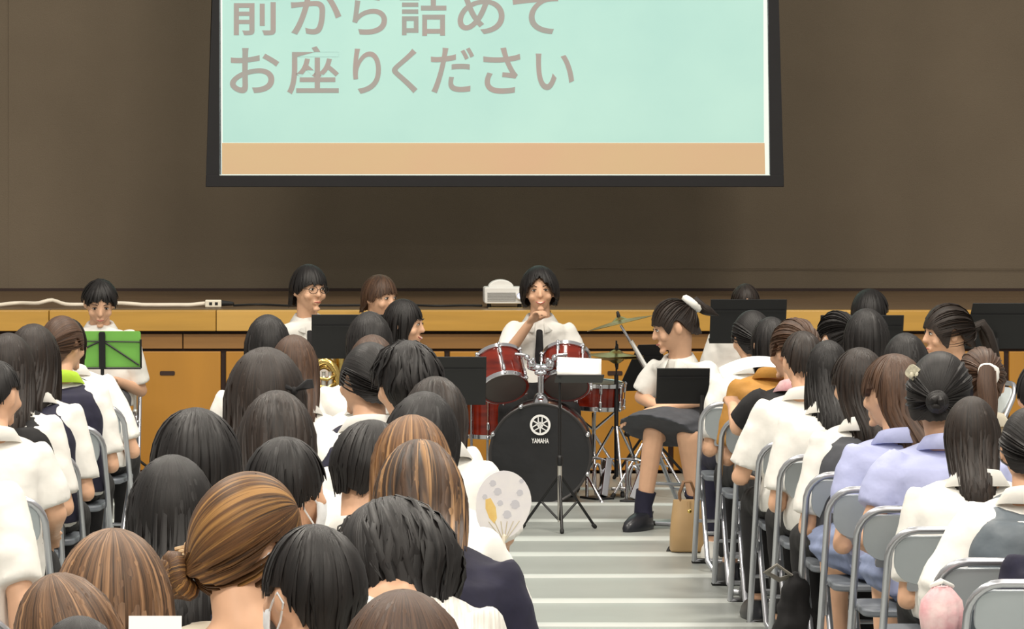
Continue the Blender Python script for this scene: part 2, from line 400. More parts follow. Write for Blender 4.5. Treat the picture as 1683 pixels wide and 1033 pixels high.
def build_hair(root, Hm, style, hm, vol, rng, tie=(0, -.8, .25), kw={}):
    S = dict(HAIR[style]); S.update(kw); keys = S['keys']; amp = S['amp']; taper = S.get('taper', .3); R0 = .115; drape = S.get('drape', .03); curl = S.get('curl', 0)
    rxx, ryy, rzz = .088*vol, .106*vol, .127*(.5+.5*vol); cen = V((0, -.010, .004)); PH = 1.78; sd = rng.random()*50
    jit = lambda a: 1+amp*1.6*noise.noise((math.cos(a)*6+sd, math.sin(a)*6, 3))+amp*noise.noise((math.cos(a)*19, math.sin(a)*19+sd, 7))
    def pt(a, s, off=0):
        phi = s/R0; d = 0
        if phi > PH: d = (phi-PH)*R0; phi = PH
        nz = 1+amp*.55*noise.noise((a*2.4+sd, s*5, 1))*min(1, s*8)+amp*.35*noise.noise((a*8, s*4+sd, 4))*min(1, s*6)
        k = max(.35, 1-taper*d)*nz
        if style == 'short': k *= 1-4*max(0, s-.19)
        x = (rxx+off)*math.sin(a)*math.sin(phi)*k; y = -(ryy+off)*math.cos(a)*math.sin(phi)*k
        z = (rzz+off)*math.cos(phi)-d
        if d > 0:
            q = min(1, d/.15); y -= drape*q*q*(3-2*q)*max(0, math.cos(a))**.5
        return cen+V((x, y, z))
    T = V(tie).normalized() if S.get('tie') else None
    if T:
        e1 = T.orthogonal().normalized(); e2 = T.cross(e1)
    def uvof(p, a, s):
        if T:
            q = (p-cen); q = V((q.x/rxx, q.y/ryy, q.z/rzz)).normalized()
            return (math.atan2(q.dot(e2), q.dot(e1))/(2*PI), math.acos(max(-1, min(1, q.dot(T))))*.12+sd)
        return (a/(2*PI), s+sd)
    b = MB(); nu, nv = 84, 18
    outer = []; uvs = []; inner = []
    for j in range(nv+1):
        t = j/nv; ro = []; ri = []; u_ = []
        for i in range(nu):
            a = -PI+2*PI*i/nu; L = interp(keys, abs(a))*jit(a); s = max(.002, t*L)
            p = pt(a, s); ro.append(p); u_.append(uvof(p, a, s)); q = pt(a, s, -.018); ri.append(q)
        outer.append(ro); inner.append(ri); uvs.append(u_)
    b.loft(outer+inner[::-1], cap=False, uvs=uvs+uvs[::-1])
    # loose locks lying on the shell
    if T is None:
        for k in range(110):
            a = rng.uniform(-PI, PI); L = interp(keys, abs(a))*jit(a)*rng.uniform(.9, 1.05); s0 = rng.uniform(.005, .5*L); wd = rng.uniform(.003, .0085)
            sw = rng.uniform(-.12, .12); lf = S['lock']*rng.uniform(.1, 1)
            P, R, U = [], [], []
            for i in range(8):
                t = i/7; s = s0+(L-s0)*t; p = pt(a+sw*t+curl*math.sin(t*9+k), s, -.001+.8*lf*t+curl*.05*math.sin(t*14+k)); P.append(p); R.append(wd*1.3*math.sin(PI*(.03+.9*t)))
                U.append([((a+sw*t)/(2*PI)+.003*math.cos(q), s+sd) for q in range(5)])
            b.tube(P, R, 5, .38, U)
    else:
        for k in range(80):
            a = rng.uniform(-PI, PI); L = interp(keys, abs(a)); p0 = pt(a, L*rng.uniform(.8, .99))-cen
            q0 = V((p0.x/rxx, p0.y/ryy, p0.z/rzz)).normalized(); om = math.acos(max(-1, min(1, q0.dot(T))))
            if om < .15 or om > 2.6: continue
            P, R, U = [], [], []; lf = rng.uniform(.995, 1.012); wd = rng.uniform(.004, .009)
            for i in range(8):
                t = .04+.93*i/7; q = (q0*math.sin((1-t)*om)+T*math.sin(t*om))/math.sin(om)
                p = cen+V((q.x*rxx, q.y*ryy, q.z*rzz))*lf; P.append(p); R.append(wd*math.sin(PI*(.1+.85*i/7)))
                uu = uvof(p, 0, 0); U.append([(uu[0]+.003*math.cos(c), uu[1]) for c in range(5)])
            b.tube(P, R, 5, .4, U)
    b.xform(Hm); o = b.build('hair', hm, root, uv=True)
    return o, cen+V((T.x*rxx, T.y*ryy, T.z*rzz)) if T else cen
def strand_bunch(Hm, path, r0, rng, n=16, bulge=1.3):
    b = MB(); P0 = [V(p) for p in path]
    b.tube(P0, [r0*(.75+bulge*.5*math.sin(PI*min(1, i/(len(P0)-1)+.1)))*(1-.75*(i/(len(P0)-1))**3) for i in range(len(P0))], 10, uvs=[[(k/10, i*.06) for k in range(10)] for i in range(len(P0))])
    for k in range(n):
        a = rng.uniform(0, 2*PI); rr = r0*rng.uniform(.6, 1.05); ln = rng.uniform(.75, 1.08); P, R, U = [], [], []
        for i in range(9):
            t = i/8*(len(P0)-1)*min(1, ln); j = min(int(t), len(P0)-2); p = P0[j].lerp(P0[j+1], t-j)
            g = (.5+bulge*.5*math.sin(PI*min(1, i/8+.1)))*(1-.5*(i/8)**2)
            P.append(p+V((math.cos(a)*rr*g, math.sin(a)*rr*g*.7, 0))); R.append(r0*.42*(1-.8*(i/8)**2)); U.append([(k*.11+.01*c, i*.05) for c in range(5)])
        b.tube(P, R, 5, .6, U)
    b.xform(Hm); return b
def torus(c, axis, R, r, n=20, m=8, wav=0):
    ax = V(axis).normalized(); e1 = ax.orthogonal().normalized(); e2 = ax.cross(e1); c = V(c); b = MB()
    b.tube([c+e1*(R*(1+wav*math.sin(5*2*PI*k/n))*math.cos(2*PI*k/n))+e2*(R*(1+wav*math.cos(4*2*PI*k/n))*math.sin(2*PI*k/n)) for k in range(n)], r, m, closed_path=True)
    return b
def hand(b, W, d, up, side, fist=.5, k=1):
    """palm and five fingers from wrist W along d; up = back of the hand; side=+1 puts the thumb on +lat"""
    d = d.normalized(); lat = d.cross(up).normalized(); up = lat.cross(d).normalized()
    pc = W+d*.045*k
    M = Matrix((( *lat,), (*d,), (*up,))).transposed()
    b.ball(pc, (.038*k, .052*k, .017*k), 12, 8, M)
    for i, (o, ln) in enumerate(((-.028, .058), (-.0095, .074), (.0095, .080), (.028, .070))):
        p = W+d*.082*k+lat*(o*side*k); a = 0; dd = d
        for j, f in enumerate((.45, .32, .25)):
            a = fist*(.55+.75*j); dd = d*math.cos(a)-up*math.sin(a); q = p+dd*(ln*f*k)
            b.capsule(p, q, (.0092-.0008*j)*k, (.0086-.001*j)*k, 8); p = q
    p = W+d*.022*k+lat*(.030*side*k)
    q = p+(d*.7+lat*(.75*side)-up*.25).normalized()*.036*k; b.capsule(p, q, .012*k, .0105*k, 8)
    b.capsule(q, q+(d*.95+lat*(.1*side)-up*.5*fist).normalized()*.032*k, .0105*k, .008*k, 8)
def sring(cx, cy, cz, a, c, n=28, e=2.4, tilt=0):
    out = []
    for k in range(n):
        t = 2*PI*k/n; x = math.copysign(abs(math.cos(t))**(2/e), math.cos(t))*a; y = math.copysign(abs(math.sin(t))**(2/e), math.sin(t))*c
        out.append(V((cx+x, cy+y, cz+y*tilt)))
    return out
PN = [0]
def person(x, ytop, s, label, wpx=None, yaw=0, hyaw=0, pitch=0, roll=0, lean=.04, side=0, style='bob', hm=HB, top=WHITE, vest=None, legs='trousers', legm=BLACKC,
           sleeves=.85, fine=False, arms=None, face=False, smile=False, glasses=False, tie_=False, mask=None, pony=None, bun=None, tie=(0, -.8, .3), scrunchie=None, clip=None,
           group=None, sw=1.0, hk={}, collar=True, neckopen=False, colm=None, shoe=SHOE, shin=False, feet=True, hs=None, knees=None, sleevepuff=1.0, nd=None, fwd=.075):
    PN[0] += 1; rng = random.Random(PN[0]*7+3)
    Y = FOC/s; fac = (wpx/s/.180) if wpx else 1.0
    if hs is None: hs = max(.93, min(1.12, fac**.55))
    vol = max(.9, min(1.35, fac/hs))
    ztop = CAMH-(ytop-HY)/s
    hz = ztop-(.127*(.5+.5*vol)+.006)*hs
    lx_, ly_ = side, lean+(.05 if face else fwd)
    C = V((lx_, ly_, hz))                                   # head centre, person frame
    Np = V((lx_*.8, lean, hz-(nd if nd is not None else (.160 if face else .136))*hs))                      # base of the neck
    cy, sy = math.cos(yaw), math.sin(yaw)
    tgt = V(((x-HX)/s, Y, 0))
    loc = tgt-V((cy*C.x-sy*C.y, sy*C.x+cy*C.y, 0))
    root = thing('person', label, 'person', (loc.x, loc.y, 0), yaw, group)
    Hm = Matrix.Translation(C) @ Matrix.Rotation(hyaw, 4, 'Z') @ Matrix.Rotation(pitch, 4, 'X') @ Matrix.Rotation(roll, 4, 'Y') @ Matrix.Scale(hs, 4)
    vx = .0065 if fine else .0115
    # ---- body, one continuous surface
    b = MB()
    rings = []
    for i in range(19):
        a = PI*(.03+.94*i/18); zz = -math.cos(a); rr = math.sin(a); ring = []
        for k in range(24):
            t = 2*PI*k/24; dx, dy = math.cos(t)*rr, math.sin(t)*rr
            px_, py_, pz_ = dx*.073, dy*.093, zz*.114
            if zz < 0:
                px_ *= 1-.30*(-zz)**1.6; py_ = py_*(1-.42*(-zz)) if dy < 0 else py_*(1-.04*(-zz))+.012*(-zz)**2*(dy > 0)
            ring.append(V((px_, py_, pz_)))
        rings.append(ring)
    hb = MB(); hb.loft(rings)
    hb.capsule((0, .084, .020), (0, .103, -.022), .0075, .0125, 8); hb.ball((0, .098, -.024), (.017, .011, .009), 8, 6)
    hb.ball((0, .087, -.062), (.024, .012, .013), 10, 6); hb.ball((0, .082, -.095), (.022, .016, .014), 10, 6)
    hb.capsule((-.032, .080, .030), (.032, .080, .030), .010, .010, 8)
    for q in (-1, 1):
        hb.ball((q*.078, -.008, -.004), (.011, .020, .033), 10, 8, Matrix.Rotation(q*.25, 3, 'Z'))
        hb.ball((q*.043, .062, -.028), (.022, .022, .022), 10, 6)
    hb.xform(Hm); st = len(b.v); b.v += hb.v; b.uv += hb.uv; b.f += [tuple(i+st for i in f) for f in hb.f]
    b.capsule(Hm @ V((0, -.022, -.055)), Np+V((0, -.012, -.03)), .053*hs, .060, 14)
    hipz = .52
    def spine(t): return V((0, 0, hipz)).lerp(Np, t)+V((0, -.03*math.sin(PI*t), 0))
    tor = []
    for t, a, c in ((-.08, .14, .10), (.1, .150, .10), (.4, .125, .085), (.7, .145, .09), (.84, .135, .08), (.93, .085, .062), (1.0, .055, .055)):
        p = spine(t); tor.append(sring(p.x, p.y, p.z, a*sw, c))
    b.loft(tor)
    J = {}
    for q in (-1, 1):
        Sh = spine(.875)+V((q*.152*sw, 0, 0))
        E = V((q*.225, lean*.5-.03, Np.z-.36)); W = V((q*.09, .24, .635))
        if arms and q in arms:
            E, W = V(arms[q][0]), V(arms[q][1])
        J[q] = (Sh, E, W)
        b.capsule(Sh+V((-q*.02, 0, -.01)), Sh.lerp(E, .5), .033, .040, 12); b.capsule(Sh.lerp(E, .5), E, .040, .036, 12); b.capsule(E, W, .038, .025, 12)
        d = (W-E).normalized()
        upv = V((0, 0, 1)) if abs(d.z) < .85 else V((q*1.0, 0, 0))
        fist = .55
        if arms and q in arms and len(arms[q]) > 2: fist = arms[q][2]
        hand(b, W, d, upv, -q if abs(d.z) < .85 else 1, fist)
    LG = {}
    for q in (-1, 1):
        kx, ky, kz = q*.105, .44, .485
        ax_, ay_ = q*.11, .40
        if knees and q in knees: (kx, ky, kz), (ax_, ay_) = knees[q]
        H0 = V((q*.085, 0, .52)); K = V((kx, ky, kz)); A = V((ax_, ay_, .085)); LG[q] = (H0, K, A)
        b.capsule(H0, K, .080, .055, 12); b.capsule(K, A, .056, .036, 12); b.capsule(A, V((ax_, ay_+.02, .05)), .036, .036, 10)
        b.capsule(V((ax_, ay_-.03, .042)), V((ax_+q*.006, ay_+.12, .030)), .026, .018, 10)
    body = b.build('body', SKIN, root); remeshed(body, vx, 3)
    # ---- hair
    ho, tp = build_hair(root, Hm, style, hm, vol, rng, tie, hk)
    if pony:
        P = [tp*.97, tp+V((0, -.035, .012)), tp+V((0, -.055, -.03))]+[tp+V((pony[1]*k/6, -.055-.011*k, -.03-pony[0]*k/6)) for k in range(1, 7)]
        strand_bunch(Hm, P, pony[2] if len(pony) > 2 else .024, rng).build('ponytail', hm, ho, uv=True)
    if bun:
        bb = MB(); c = tp+V(tie).normalized()*.022
        for ph in range(3):
            R = bun*(.75-.18*ph); ax = V(tie).normalized(); e1 = ax.orthogonal().normalized(); e2 = ax.cross(e1)
            bb.tube([c+ax*(.012*ph+.006*math.sin(3*t/16*2*PI))+e1*(R*math.cos(t/16*2*PI))+e2*(R*math.sin(t/16*2*PI)) for t in range(16)], bun*.42, 8, closed_path=True)
        bb.ball(c, bun*.6, 12, 8)
        bb.uv = [(i*.013 % 1, i*.0017 % .3) for i in range(len(bb.v))]
        bb.xform(Hm); bb.build('hair_bun', hm, ho, uv=True)
    if scrunchie:
        t = torus(tp+V(tie).normalized()*.012, tie, .026*scrunchie[1], .015*scrunchie[1], 24, 8, .12); t.xform(Hm); t.build('scrunchie', scrunchie[0], root)
    if clip:
        cm, pos, kind = clip
        cb = MB(); c = V(pos)
        if kind == 'claw':
            for q in (-1, 1):
                for k in range(4):
                    cb.tube([c+V((q*.004+.014*k-.02, 0, .01)), c+V((q*.02+.014*k-.02, -.016, .0)), c+V((q*.030+.014*k-.02, -.004, -.018))], [.005, .0045, .003], 6)
            cb.capsule(c+V((-.03, 0, .012)), c+V((.03, 0, .012)), .006, .006, 8)
        elif kind == 'bow':
            for q in (-1, 1): cb.loft([sring(c.x+q*.004, c.y, c.z, .006, .008, 10), sring(c.x+q*.028, c.y-.004, c.z+.008, .024, .012, 10), sring(c.x+q*.040, c.y, c.z+.03, .008, .008, 10)])
            cb.ball(c, .011)
        else:
            cb.plate(rrect(.072, .040, .012, 4), -.006, .006, Matrix.Translation(c) @ Matrix.Rotation(kind, 4, 'Y'))
            for k in range(3): cb.ball(c+V((-.016+.016*k, -.008, 0)), (.007, .006, .011), 8, 6)
        cb.xform(Hm); cb.build('hair_clip', cm, root)
    # ---- shirt
    b = MB(); rings = []
    for t, a, c in ((-.10, .185, .150), (.05, .192, .152), (.25, .182, .138), (.45, .178, .130), (.65, .184, .130), (.78, .190, .126), (.86, .186, .117), (.92, .158, .100), (.965, .100, .082), (1.0, .068, .072)):
        if neckopen and t > .93: break
        p = spine(t); rings.append(sring(p.x, p.y, p.z, a*sw, c*(.5+.5*sw), 28, 2.5, .25 if t > .9 else 0))
    b.loft(rings)
    if sleeves:
        for q in (-1, 1):
            Sh, E, W = J[q]; t = min(sleeves, 1.0); e = Sh.lerp(E, t)
            b.tube([Sh+(Sh-E).normalized()*.03, Sh, Sh.lerp(e, .3), Sh.lerp(e, .7), e], [.046, .060, .066*sleevepuff, .068*sleevepuff, .066*sleevepuff**.5], 16)
            if sleeves > 1:
                b.tube([Sh.lerp(E, .9), E, E.lerp(W, .5), E.lerp(W, .93)], [.058, .056, .048, .036], 14)
    sh = b.build('shirt', top, root); remeshed(sh, .0115 if not fine else .009, 3, .006, PN[0])
    if collar:
        b = MB(); n = 22; ra = []; rb = []; rc = []
        for k in range(n+1):
            t = 2*PI*k/n+PI/2; g = .5+.5*math.cos(t-PI/2)   # 1 at the front
            gap = .02*math.cos(t) if False else 0
            ra.append(Np+V((.060*math.cos(t), .058*math.sin(t)-.004, .040-.030*g)))
            rb.append(Np+V((.076*math.cos(t), .076*math.sin(t)-.004, .046-.038*g)))
            rc.append(Np+V((.108*math.cos(t), .104*math.sin(t)-.004+.022*g, -.006-.066*g*g)))
        b.loft([ra[1:-1], rb[1:-1], rc[1:-1]], cap=False, closed=False)
        o = b.build('collar', colm or top, root); sm = o.modifiers.new('t', 'SOLIDIFY'); sm.thickness = .004; o['label'] = 'shirt collar folded down'
    if tie_:
        b = MB(); f = Np+V((0, .07, -.04)); g = spine(.35)+V((0, .145, 0)); pts = [f, f+V((0, .025, -.02)), f.lerp(g, .3)+V((0, .03, 0)), f.lerp(g, .65)+V((0, .025, 0)), g]
        b.tube(pts, [.016, .018, .020, .026, .016], 8, .35); b.build('necktie', tie_, root)
    if vest:
        b = MB(); rings = []
        for t, a, c in ((-.06, .208, .178), (.05, .212, .180), (.25, .204, .168), (.45, .202, .160), (.65, .198, .160), (.78, .180, .156), (.87, .162, .142), (.93, .135, .120), (.965, .105, .100)):
            p = spine(t); rings.append(sring(p.x, p.y, p.z, a*sw, c*(.5+.5*sw), 28, 2.5, .25 if t > .9 else 0))
        b.loft(rings); o = b.build('vest', vest, root); remeshed(o, .0115, 3, .006, PN[0]+9)
    # ---- lower body
    b = MB()
    if legs == 'trousers':
        for q in (-1, 1):
            H0, K, A = LG[q]; b.capsule(H0, K, .092, .070, 14); b.tube([K+V((0, 0, .03)), K, K.lerp(A, .5), A+V((0, 0, .03))], [.05, .070, .058, .054], 14)
        b.loft([sring(0, 0, .45, .16, .12), sring(0, 0, .52, .185, .145), sring(0, 0, .62, .175, .135)])
        o = b.build('trousers', legm, root)
    else:
        ro = []
        for t, a, c, e in ((0, .175, .13, 0), (.25, .19, .125, 0), (.7, .195, .10, .0), (1, .20, .09, 0)):
            ro.append([V((p.x, .48*t-.02+p.y*.15, .53-.02*t+p.z)) for p in [V((a*math.cos(2*PI*k/28)*(1+.05*math.cos(k*2.7)), math.sin(2*PI*k/28), c*math.sin(2*PI*k/28)*(1+.06*math.sin(k*2.7)))) for k in range(28)]])
        b.loft(ro); b.loft([sring(0, 0, .45, .18, .13), sring(0, 0, .52, .19, .15), sring(0, 0, .64, .165, .13)])
        o = b.build('skirt', legm, root)
    remeshed(o, .0115, 3, .006, PN[0]+4)
    for q in (-1, 1):
        H0, K, A = LG[q]; b = MB()
        b.loft([[p+V((A.x, 0, 0)) for p in sring(0, A.y+dy, z, w_, l_, 16, 2.2)] for z, dy, w_, l_ in ((0, .055, .046, .138), (.02, .055, .050, .142), (.048, .05, .046, .130), (.075, .022, .044, .092), (.092, -.015, .040, .062))])
        b.build('shoe', shoe, root)
        b = MB(); b.tube([A+V((0, 0, -.02)), A+V((0, 0, .04)), A.lerp(K, .28)], [.048, .045, .052], 12)
        if legs != 'trousers': b.build('sock', NAVY if shin else WHITE, root)
    # ---- face
    if face:
        for q in (-1, 1):
            b = MB(); b.ball((q*.032, .0835, .008), (.0125, .0075, .0052 if not smile else .004), 12, 8); b.xform(Hm); ey = b.build('eye', EYEW, root)
            b = MB(); b.ball((q*.032, .0895, .008), (.0065, .0035, .0052 if not smile else .004), 10, 6); b.xform(Hm); b.build('iris', IRIS, ey)
            b = MB(); b.tube([(q*.018, .0865, .0125), (q*.030, .0915, .0165 if not smile else .015), (q*.046, .083, .010)], [.0018, .0026, .0016], 6); b.xform(Hm); b.build('eyelid_line', IRIS, ey)
            b = MB(); b.tube([(q*.016, .092, .030), (q*.032, .0925, .036), (q*.050, .080, .030)], [.003, .004, .002], 6, .5); b.xform(Hm); b.build('eyebrow', hm, root)
        if smile:
            b = MB(); b.tube([(-.026, .087, -.052), (-.014, .0935, -.060), (0, .0965, -.063), (.014, .0935, -.060), (.026, .087, -.052)], [.002, .0055, .007, .0055, .002], 8, .8); b.xform(Hm); mo = b.build('lips', LIP, root)
            b = MB(); b.tube([(-.019, .0915, -.056), (0, .1005, -.0605), (.019, .0915, -.056)], [.0015, .0036, .0015], 6); b.xform(Hm); b.build('teeth', TEETH, mo)
        else:
            b = MB(); b.tube([(-.021, .0905, -.059), (-.008, .0985, -.0575), (0, .099, -.0595), (.008, .0985, -.0575), (.021, .0905, -.059)], [.0015, .004, .005, .004, .0015], 8, .8); b.xform(Hm); b.build('lips', LIP, root)
    if glasses:
        gl = MB()
        for q in (-1, 1):
            c = V((q*.034, .106, .006)); gl.tube([c+V((.026*math.cos(2*PI*k/20)*(1), -.004*abs(math.cos(2*PI*k/20)), .019*math.sin(2*PI*k/20))) for k in range(20)], .0017, 6, closed_path=True)
            gl.tube([c+V((q*.026, -.004, .004)), V((q*.078, .07, .012)), V((q*.080, -.01, .012))], .0016, 6)
        gl.tube([(-.009, .106, .008), (0, .109, .011), (.009, .106, .008)], .0016, 6); gl.xform(Hm); gl.build('glasses', BLACKM, root)
    if mask:
        b = MB(); rows = []
        for z, yy, ww in ((-.014, .112, .055), (-.03, .117, .066), (-.06, .114, .068), (-.09, .106, .060), (-.112, .085, .045)):
            rows.append([V((ww*math.sin(t), (yy-.03)*math.cos(t)*.72+.032+.012*math.cos(t), z)) for t in np.linspace(-1.45, 1.45, 15)])
        b.loft(rows, cap=False, closed=False)
        b.xform(Hm); mo = b.build('face_mask', mask, root); so = mo.modifiers.new('t', 'SOLIDIFY'); so.thickness = .003
        for q in (-1, 1):
            b = MB(); b.tube([(q*.062, .045, -.03), (q*.079, .012, -.008), (q*.086, -.012, .010), (q*.084, -.026, -.008), (q*.074, -.005, -.042), (q*.058, .04, -.085)], .0022, 6); b.xform(Hm); b.build('ear_loop', mask, mo)
    return root, Hm, J, loc
# ================================================================ things in the hall
def frame_to(c, axis):
    return Matrix.Translation(c) @ V(axis).to_track_quat('Z', 'Y').to_matrix().to_4x4()
def make_chair():
    t = thing('folding_chair', '', 'chair')
    def fy(z): return .20-.40*z/.77
    b = MB(); L = [(-.215, fy(z), z) for z in (.012, .25, .5, .66)]
    L += [(-.215+.085*(1-math.cos(a)), fy(.68+.09*math.sin(a)), .68+.09*math.sin(a)) for a in np.linspace(.1, PI/2, 6)]
    R = [(-p[0], p[1], p[2]) for p in L[::-1]]
    b.tube(L+R, .0125, 10); b.tube([(-.213, .19, .014), (.213, .19, .014)], .0115, 8); b.build('frame_tube', TUBE, t)
    b = MB(); L = [(-.188, .13, .43), (-.188, -.04, .22), (-.188, -.19, .05), (-.17, -.215, .018), (-.13, -.22, .013)]
    b.tube(L+[(-p[0], p[1], p[2]) for p in L[::-1]], .0115, 10); b.build('rear_leg_loop', TUBE, t)
    M = Matrix.Translation((0, fy(.672)+.006, .672)) @ Matrix.Rotation(math.atan(.40/.77), 4, 'X')
    out = []
    for sx_, sz_, a0, r in ((1, 1, 0, .05), (-1, 1, 90, .05), (-1, -1, 180, .085), (1, -1, 270, .085)):
        for k in range(7):
            a = math.radians(a0+90*k/6); out.append((sx_*(.196-r)+r*math.cos(a), sz_*(.088-r)+r*math.sin(a)))
    b = MB(); b.plate(out, -.006, .006, M); p = b.build('backrest', PANM, t, bevel=.003)
    b = MB(); b.ball((0, 0, 0), (.006, .003, .006), 8, 5); b.xform(M @ Matrix.Translation((0, -.007, -.012))); b.build('rivet', mat('dark_rivet', (60, 64, 68), .4, .6), p)
    b = MB(); b.plate(rrect(.30, .035, .012, 3, 0, -.095), -.004, .004, M); b.build('backrest_rail', TUBE, p)
    b = MB(); b.plate(rrect(.385, .37, .05, 5), -.012, .012, Matrix.Translation((0, .03, .425)) @ Matrix.Rotation(-PI/2, 4, 'X')); b.build('seat', SEATM, t, bevel=.006)
    b = MB(); b.tube([(-.205, fy(.21), .21), (.205, fy(.21), .21)], .008, 8); b.build('crossbar', TUBE, t)
    b = MB(); b.tube([(-.185, -.085, .17), (.185, -.085, .17)], .008, 8); b.build('crossbar', TUBE, t)
    for q in (-1, 1):
        b = MB(); b.plate(rrect(.03, .12, .012, 3), -.004, .004, Matrix.Translation((q*.200, .04, .37)) @ Matrix.Rotation(PI/2, 4, 'Z')); b.ball((q*.207, .04, .39), .012, 10, 6); b.build('hinge_bracket', TUBE, t)
        b = MB(); b.capsule((q*.214, .194, .012), (q*.150, .190, .012), .0145, .0145, 10); b.build('rubber_foot', RUBBER, t)
    return t
CHAIR = [make_chair(), 0]
def chair(loc, rz, label, group):
    if CHAIR[1] == 0:
        o = CHAIR[0]; CHAIR[1] = 1; o.location = loc; o.rotation_euler = (0, 0, rz); o['label'] = label; o['group'] = group; return o
    return copy_thing(CHAIR[0], loc, rz, label, group)

def tripod(t, hub, spread, m, r=.009, foot=True, a0=0, brace=.0, zf=.012):
    for k in range(3):
        a = a0+2*PI*k/3; e = V((spread*math.cos(a), spread*math.sin(a), zf)); h = V((.018*math.cos(a), .018*math.sin(a), hub))
        b = MB(); b.tube([h, e], r, 8)
        if brace: b.tube([V((0, 0, brace)), h.lerp(e, .5)], r*.7, 6)
        l = b.build('leg', m, t)
        if foot: b = MB(); b.capsule(h.lerp(e, .96), e, r*1.5, r*1.5, 8); b.build('rubber_foot', RUBBER, l)
def music_stand(label, x0, x1, yt, yb, s, yaw=0, tilt=20, polex=0, skew=0, polez=None, lip=True):
    Y = FOC/s; c = at((x0+x1)/2, (yt+yb)/2, Y); wd = (x1-x0)/s/max(.3, math.cos(math.radians(yaw))); ht = (yb-yt)/s/math.cos(math.radians(tilt))
    t = thing('music_stand', label, 'music stand', (c.x, c.y, 0), math.radians(yaw), 'black music stands')
    M = Matrix.Translation((0, 0, c.z)) @ Matrix.Rotation(math.radians(tilt), 4, 'X')
    b = MB(); b.plate([(-wd/2, -ht/2), (wd/2, -ht/2), (wd/2-skew, ht/2), (-wd/2+skew, ht/2)], -.004, .002, M); d = b.build('desk', BLACKM, t, False, .002)
    b = MB(); b.plate([(-wd/2, -ht/2-.006), (wd/2, -ht/2-.006), (wd/2, -ht/2+.004), (-wd/2, -ht/2+.004)], .0, .05, M); b.build('desk_lip', BLACKM, d, False)
    b = MB(); b.plate([(-wd/2+.01, ht*.22), (wd/2-.01, ht*.22), (wd/2-.01, ht*.26), (-wd/2+.01, ht*.26)], -.010, -.003, M); b.build('desk_rib', BLACKM, d, False)
    b = MB(); b.tube([(polex, -.012, .25), (polex, -.012, c.z-ht*.25)], .010, 10); b.build('pole', BLACKM, t)
    b = MB(); b.capsule((polex, -.012, .50), (polex, -.012, .56), .017, .017, 10); b.ball((polex+.024, -.012, .53), .012, 8, 6); b.build('collar', BLACKM, t)
    b = MB(); b.tube([(polex, -.012, .12), (polex, -.012, .55)], .013, 10); b.build('lower_pole', BLACKM, t)
    e = bpy.data.objects.new('tripod_base', None)
    tt = MB()
    for k in range(3):
        a = PI/2+2*PI*k/3+.3; q = V((polex+.26*math.cos(a), -.012+.26*math.sin(a), .012)); h = V((polex, -.012, .30))
        b = MB(); b.tube([h, q], .008, 8); b.tube([(polex, -.012, .13), h.lerp(q, .55)], .005, 6); l = b.build('leg', BLACKM, t)
        b = MB(); b.capsule(h.lerp(q, .95), q, .011, .011, 8); b.build('rubber_foot', RUBBER, l)
    bpy.data.objects.remove(e)
    return t

# green folding stand on the left
def green_stand():
    s = 330; Y = FOC/s; c = at(182.5, 574, Y); wd, ht = 98/s, 62/s
    t = thing('music_stand', 'folding music stand with bright green desk sheet and black arms', 'music stand', (c.x, c.y, 0))
    M = Matrix.Translation((0, 0, c.z)) @ Matrix.Rotation(.2, 4, 'X')
    b = MB(); b.plate(rrect(wd, ht, .012, 4), -.002, .002, M); d = b.build('green_sheet', GREEN, t, False); d['label'] = 'bright green sheet of the music desk'
    cx = (168-182.5)/s
    def bar(n, p, q, r):
        b = MB(); b.tube([M @ V((p[0], -.007, p[1])), M @ V((q[0], -.007, q[1]))], r, 6); b.build(n, BLACKM, t)
    b = MB(); b.plate(rrect(.032, ht*.98, .008, 3, cx, 0), -.016, -.003, M); b.build('centre_bar', BLACKM, t, False)
    bar('desk_arm', (-wd/2, .045), (wd/2, .040), .0035); bar('desk_arm', (cx, .048), (wd/2-.01, -.078), .0045); bar('desk_arm', (cx, .048), (-wd/2, .0), .0045)
    bar('desk_arm', (-wd/2+.02, -ht/2), (wd/2, -ht/2), .006); bar('desk_arm', (wd/2, -ht/2), (wd/2, ht*.28), .005)
    b = MB(); b.tube([(cx, .02, .14), (cx, .02, c.z-.08)], .009, 8); b.build('pole', BLACKM, t)
    for k in range(3):
        a = .4+2*PI*k/3; b = MB(); b.tube([(cx, .02, .32), (cx+.25*math.cos(a), .02+.25*math.sin(a), .012)], .007, 6); b.build('leg', BLACKM, t)
green_stand()
c = at(222, 690, FOC/283); t = thing('pole_stand', 'slim silver upright pole on black tripod feet beside the green stand', 'stand', (c.x, c.y, 0))
b = MB(); b.tube([(0, 0, .08), (0, 0, .40)], .014, 10); b.tube([(0, 0, .38), (0, 0, .66)], .011, 10); b.build('pole', SILVER, t)
b = MB(); b.capsule((0, 0, .37), (0, 0, .41), .018, .018, 10); b.build('collar', SILVER, t)
tripod(t, .13, .17, BLACKM, .008, True, .2, .0)

music_stand('black music stand in front of the person with glasses and necktie', 512, 640, 516, 588, 318)
music_stand('black music stand left of the drums behind the audience heads', 690, 799, 585, 664, 332)
music_stand('tall black music stand right of the white scrunchie, hiding a face', 1167, 1292, 491, 563, 300)
music_stand('small black music stand standing before the person with bare crossed arms', 1079, 1166, 604, 662, 340, polex=.09)
music_stand('black music stand under the dark head right of the tall stand', 1347, 1484, 517, 588, 308)
music_stand('black music stand at the right edge behind the person in profile', 1585, 1692, 497, 572, 322, tilt=26, skew=.035)
music_stand('black music stand turned edgeways beside the cymbals', 1022, 1100, 565, 641, 283, yaw=25, tilt=24, skew=.07)
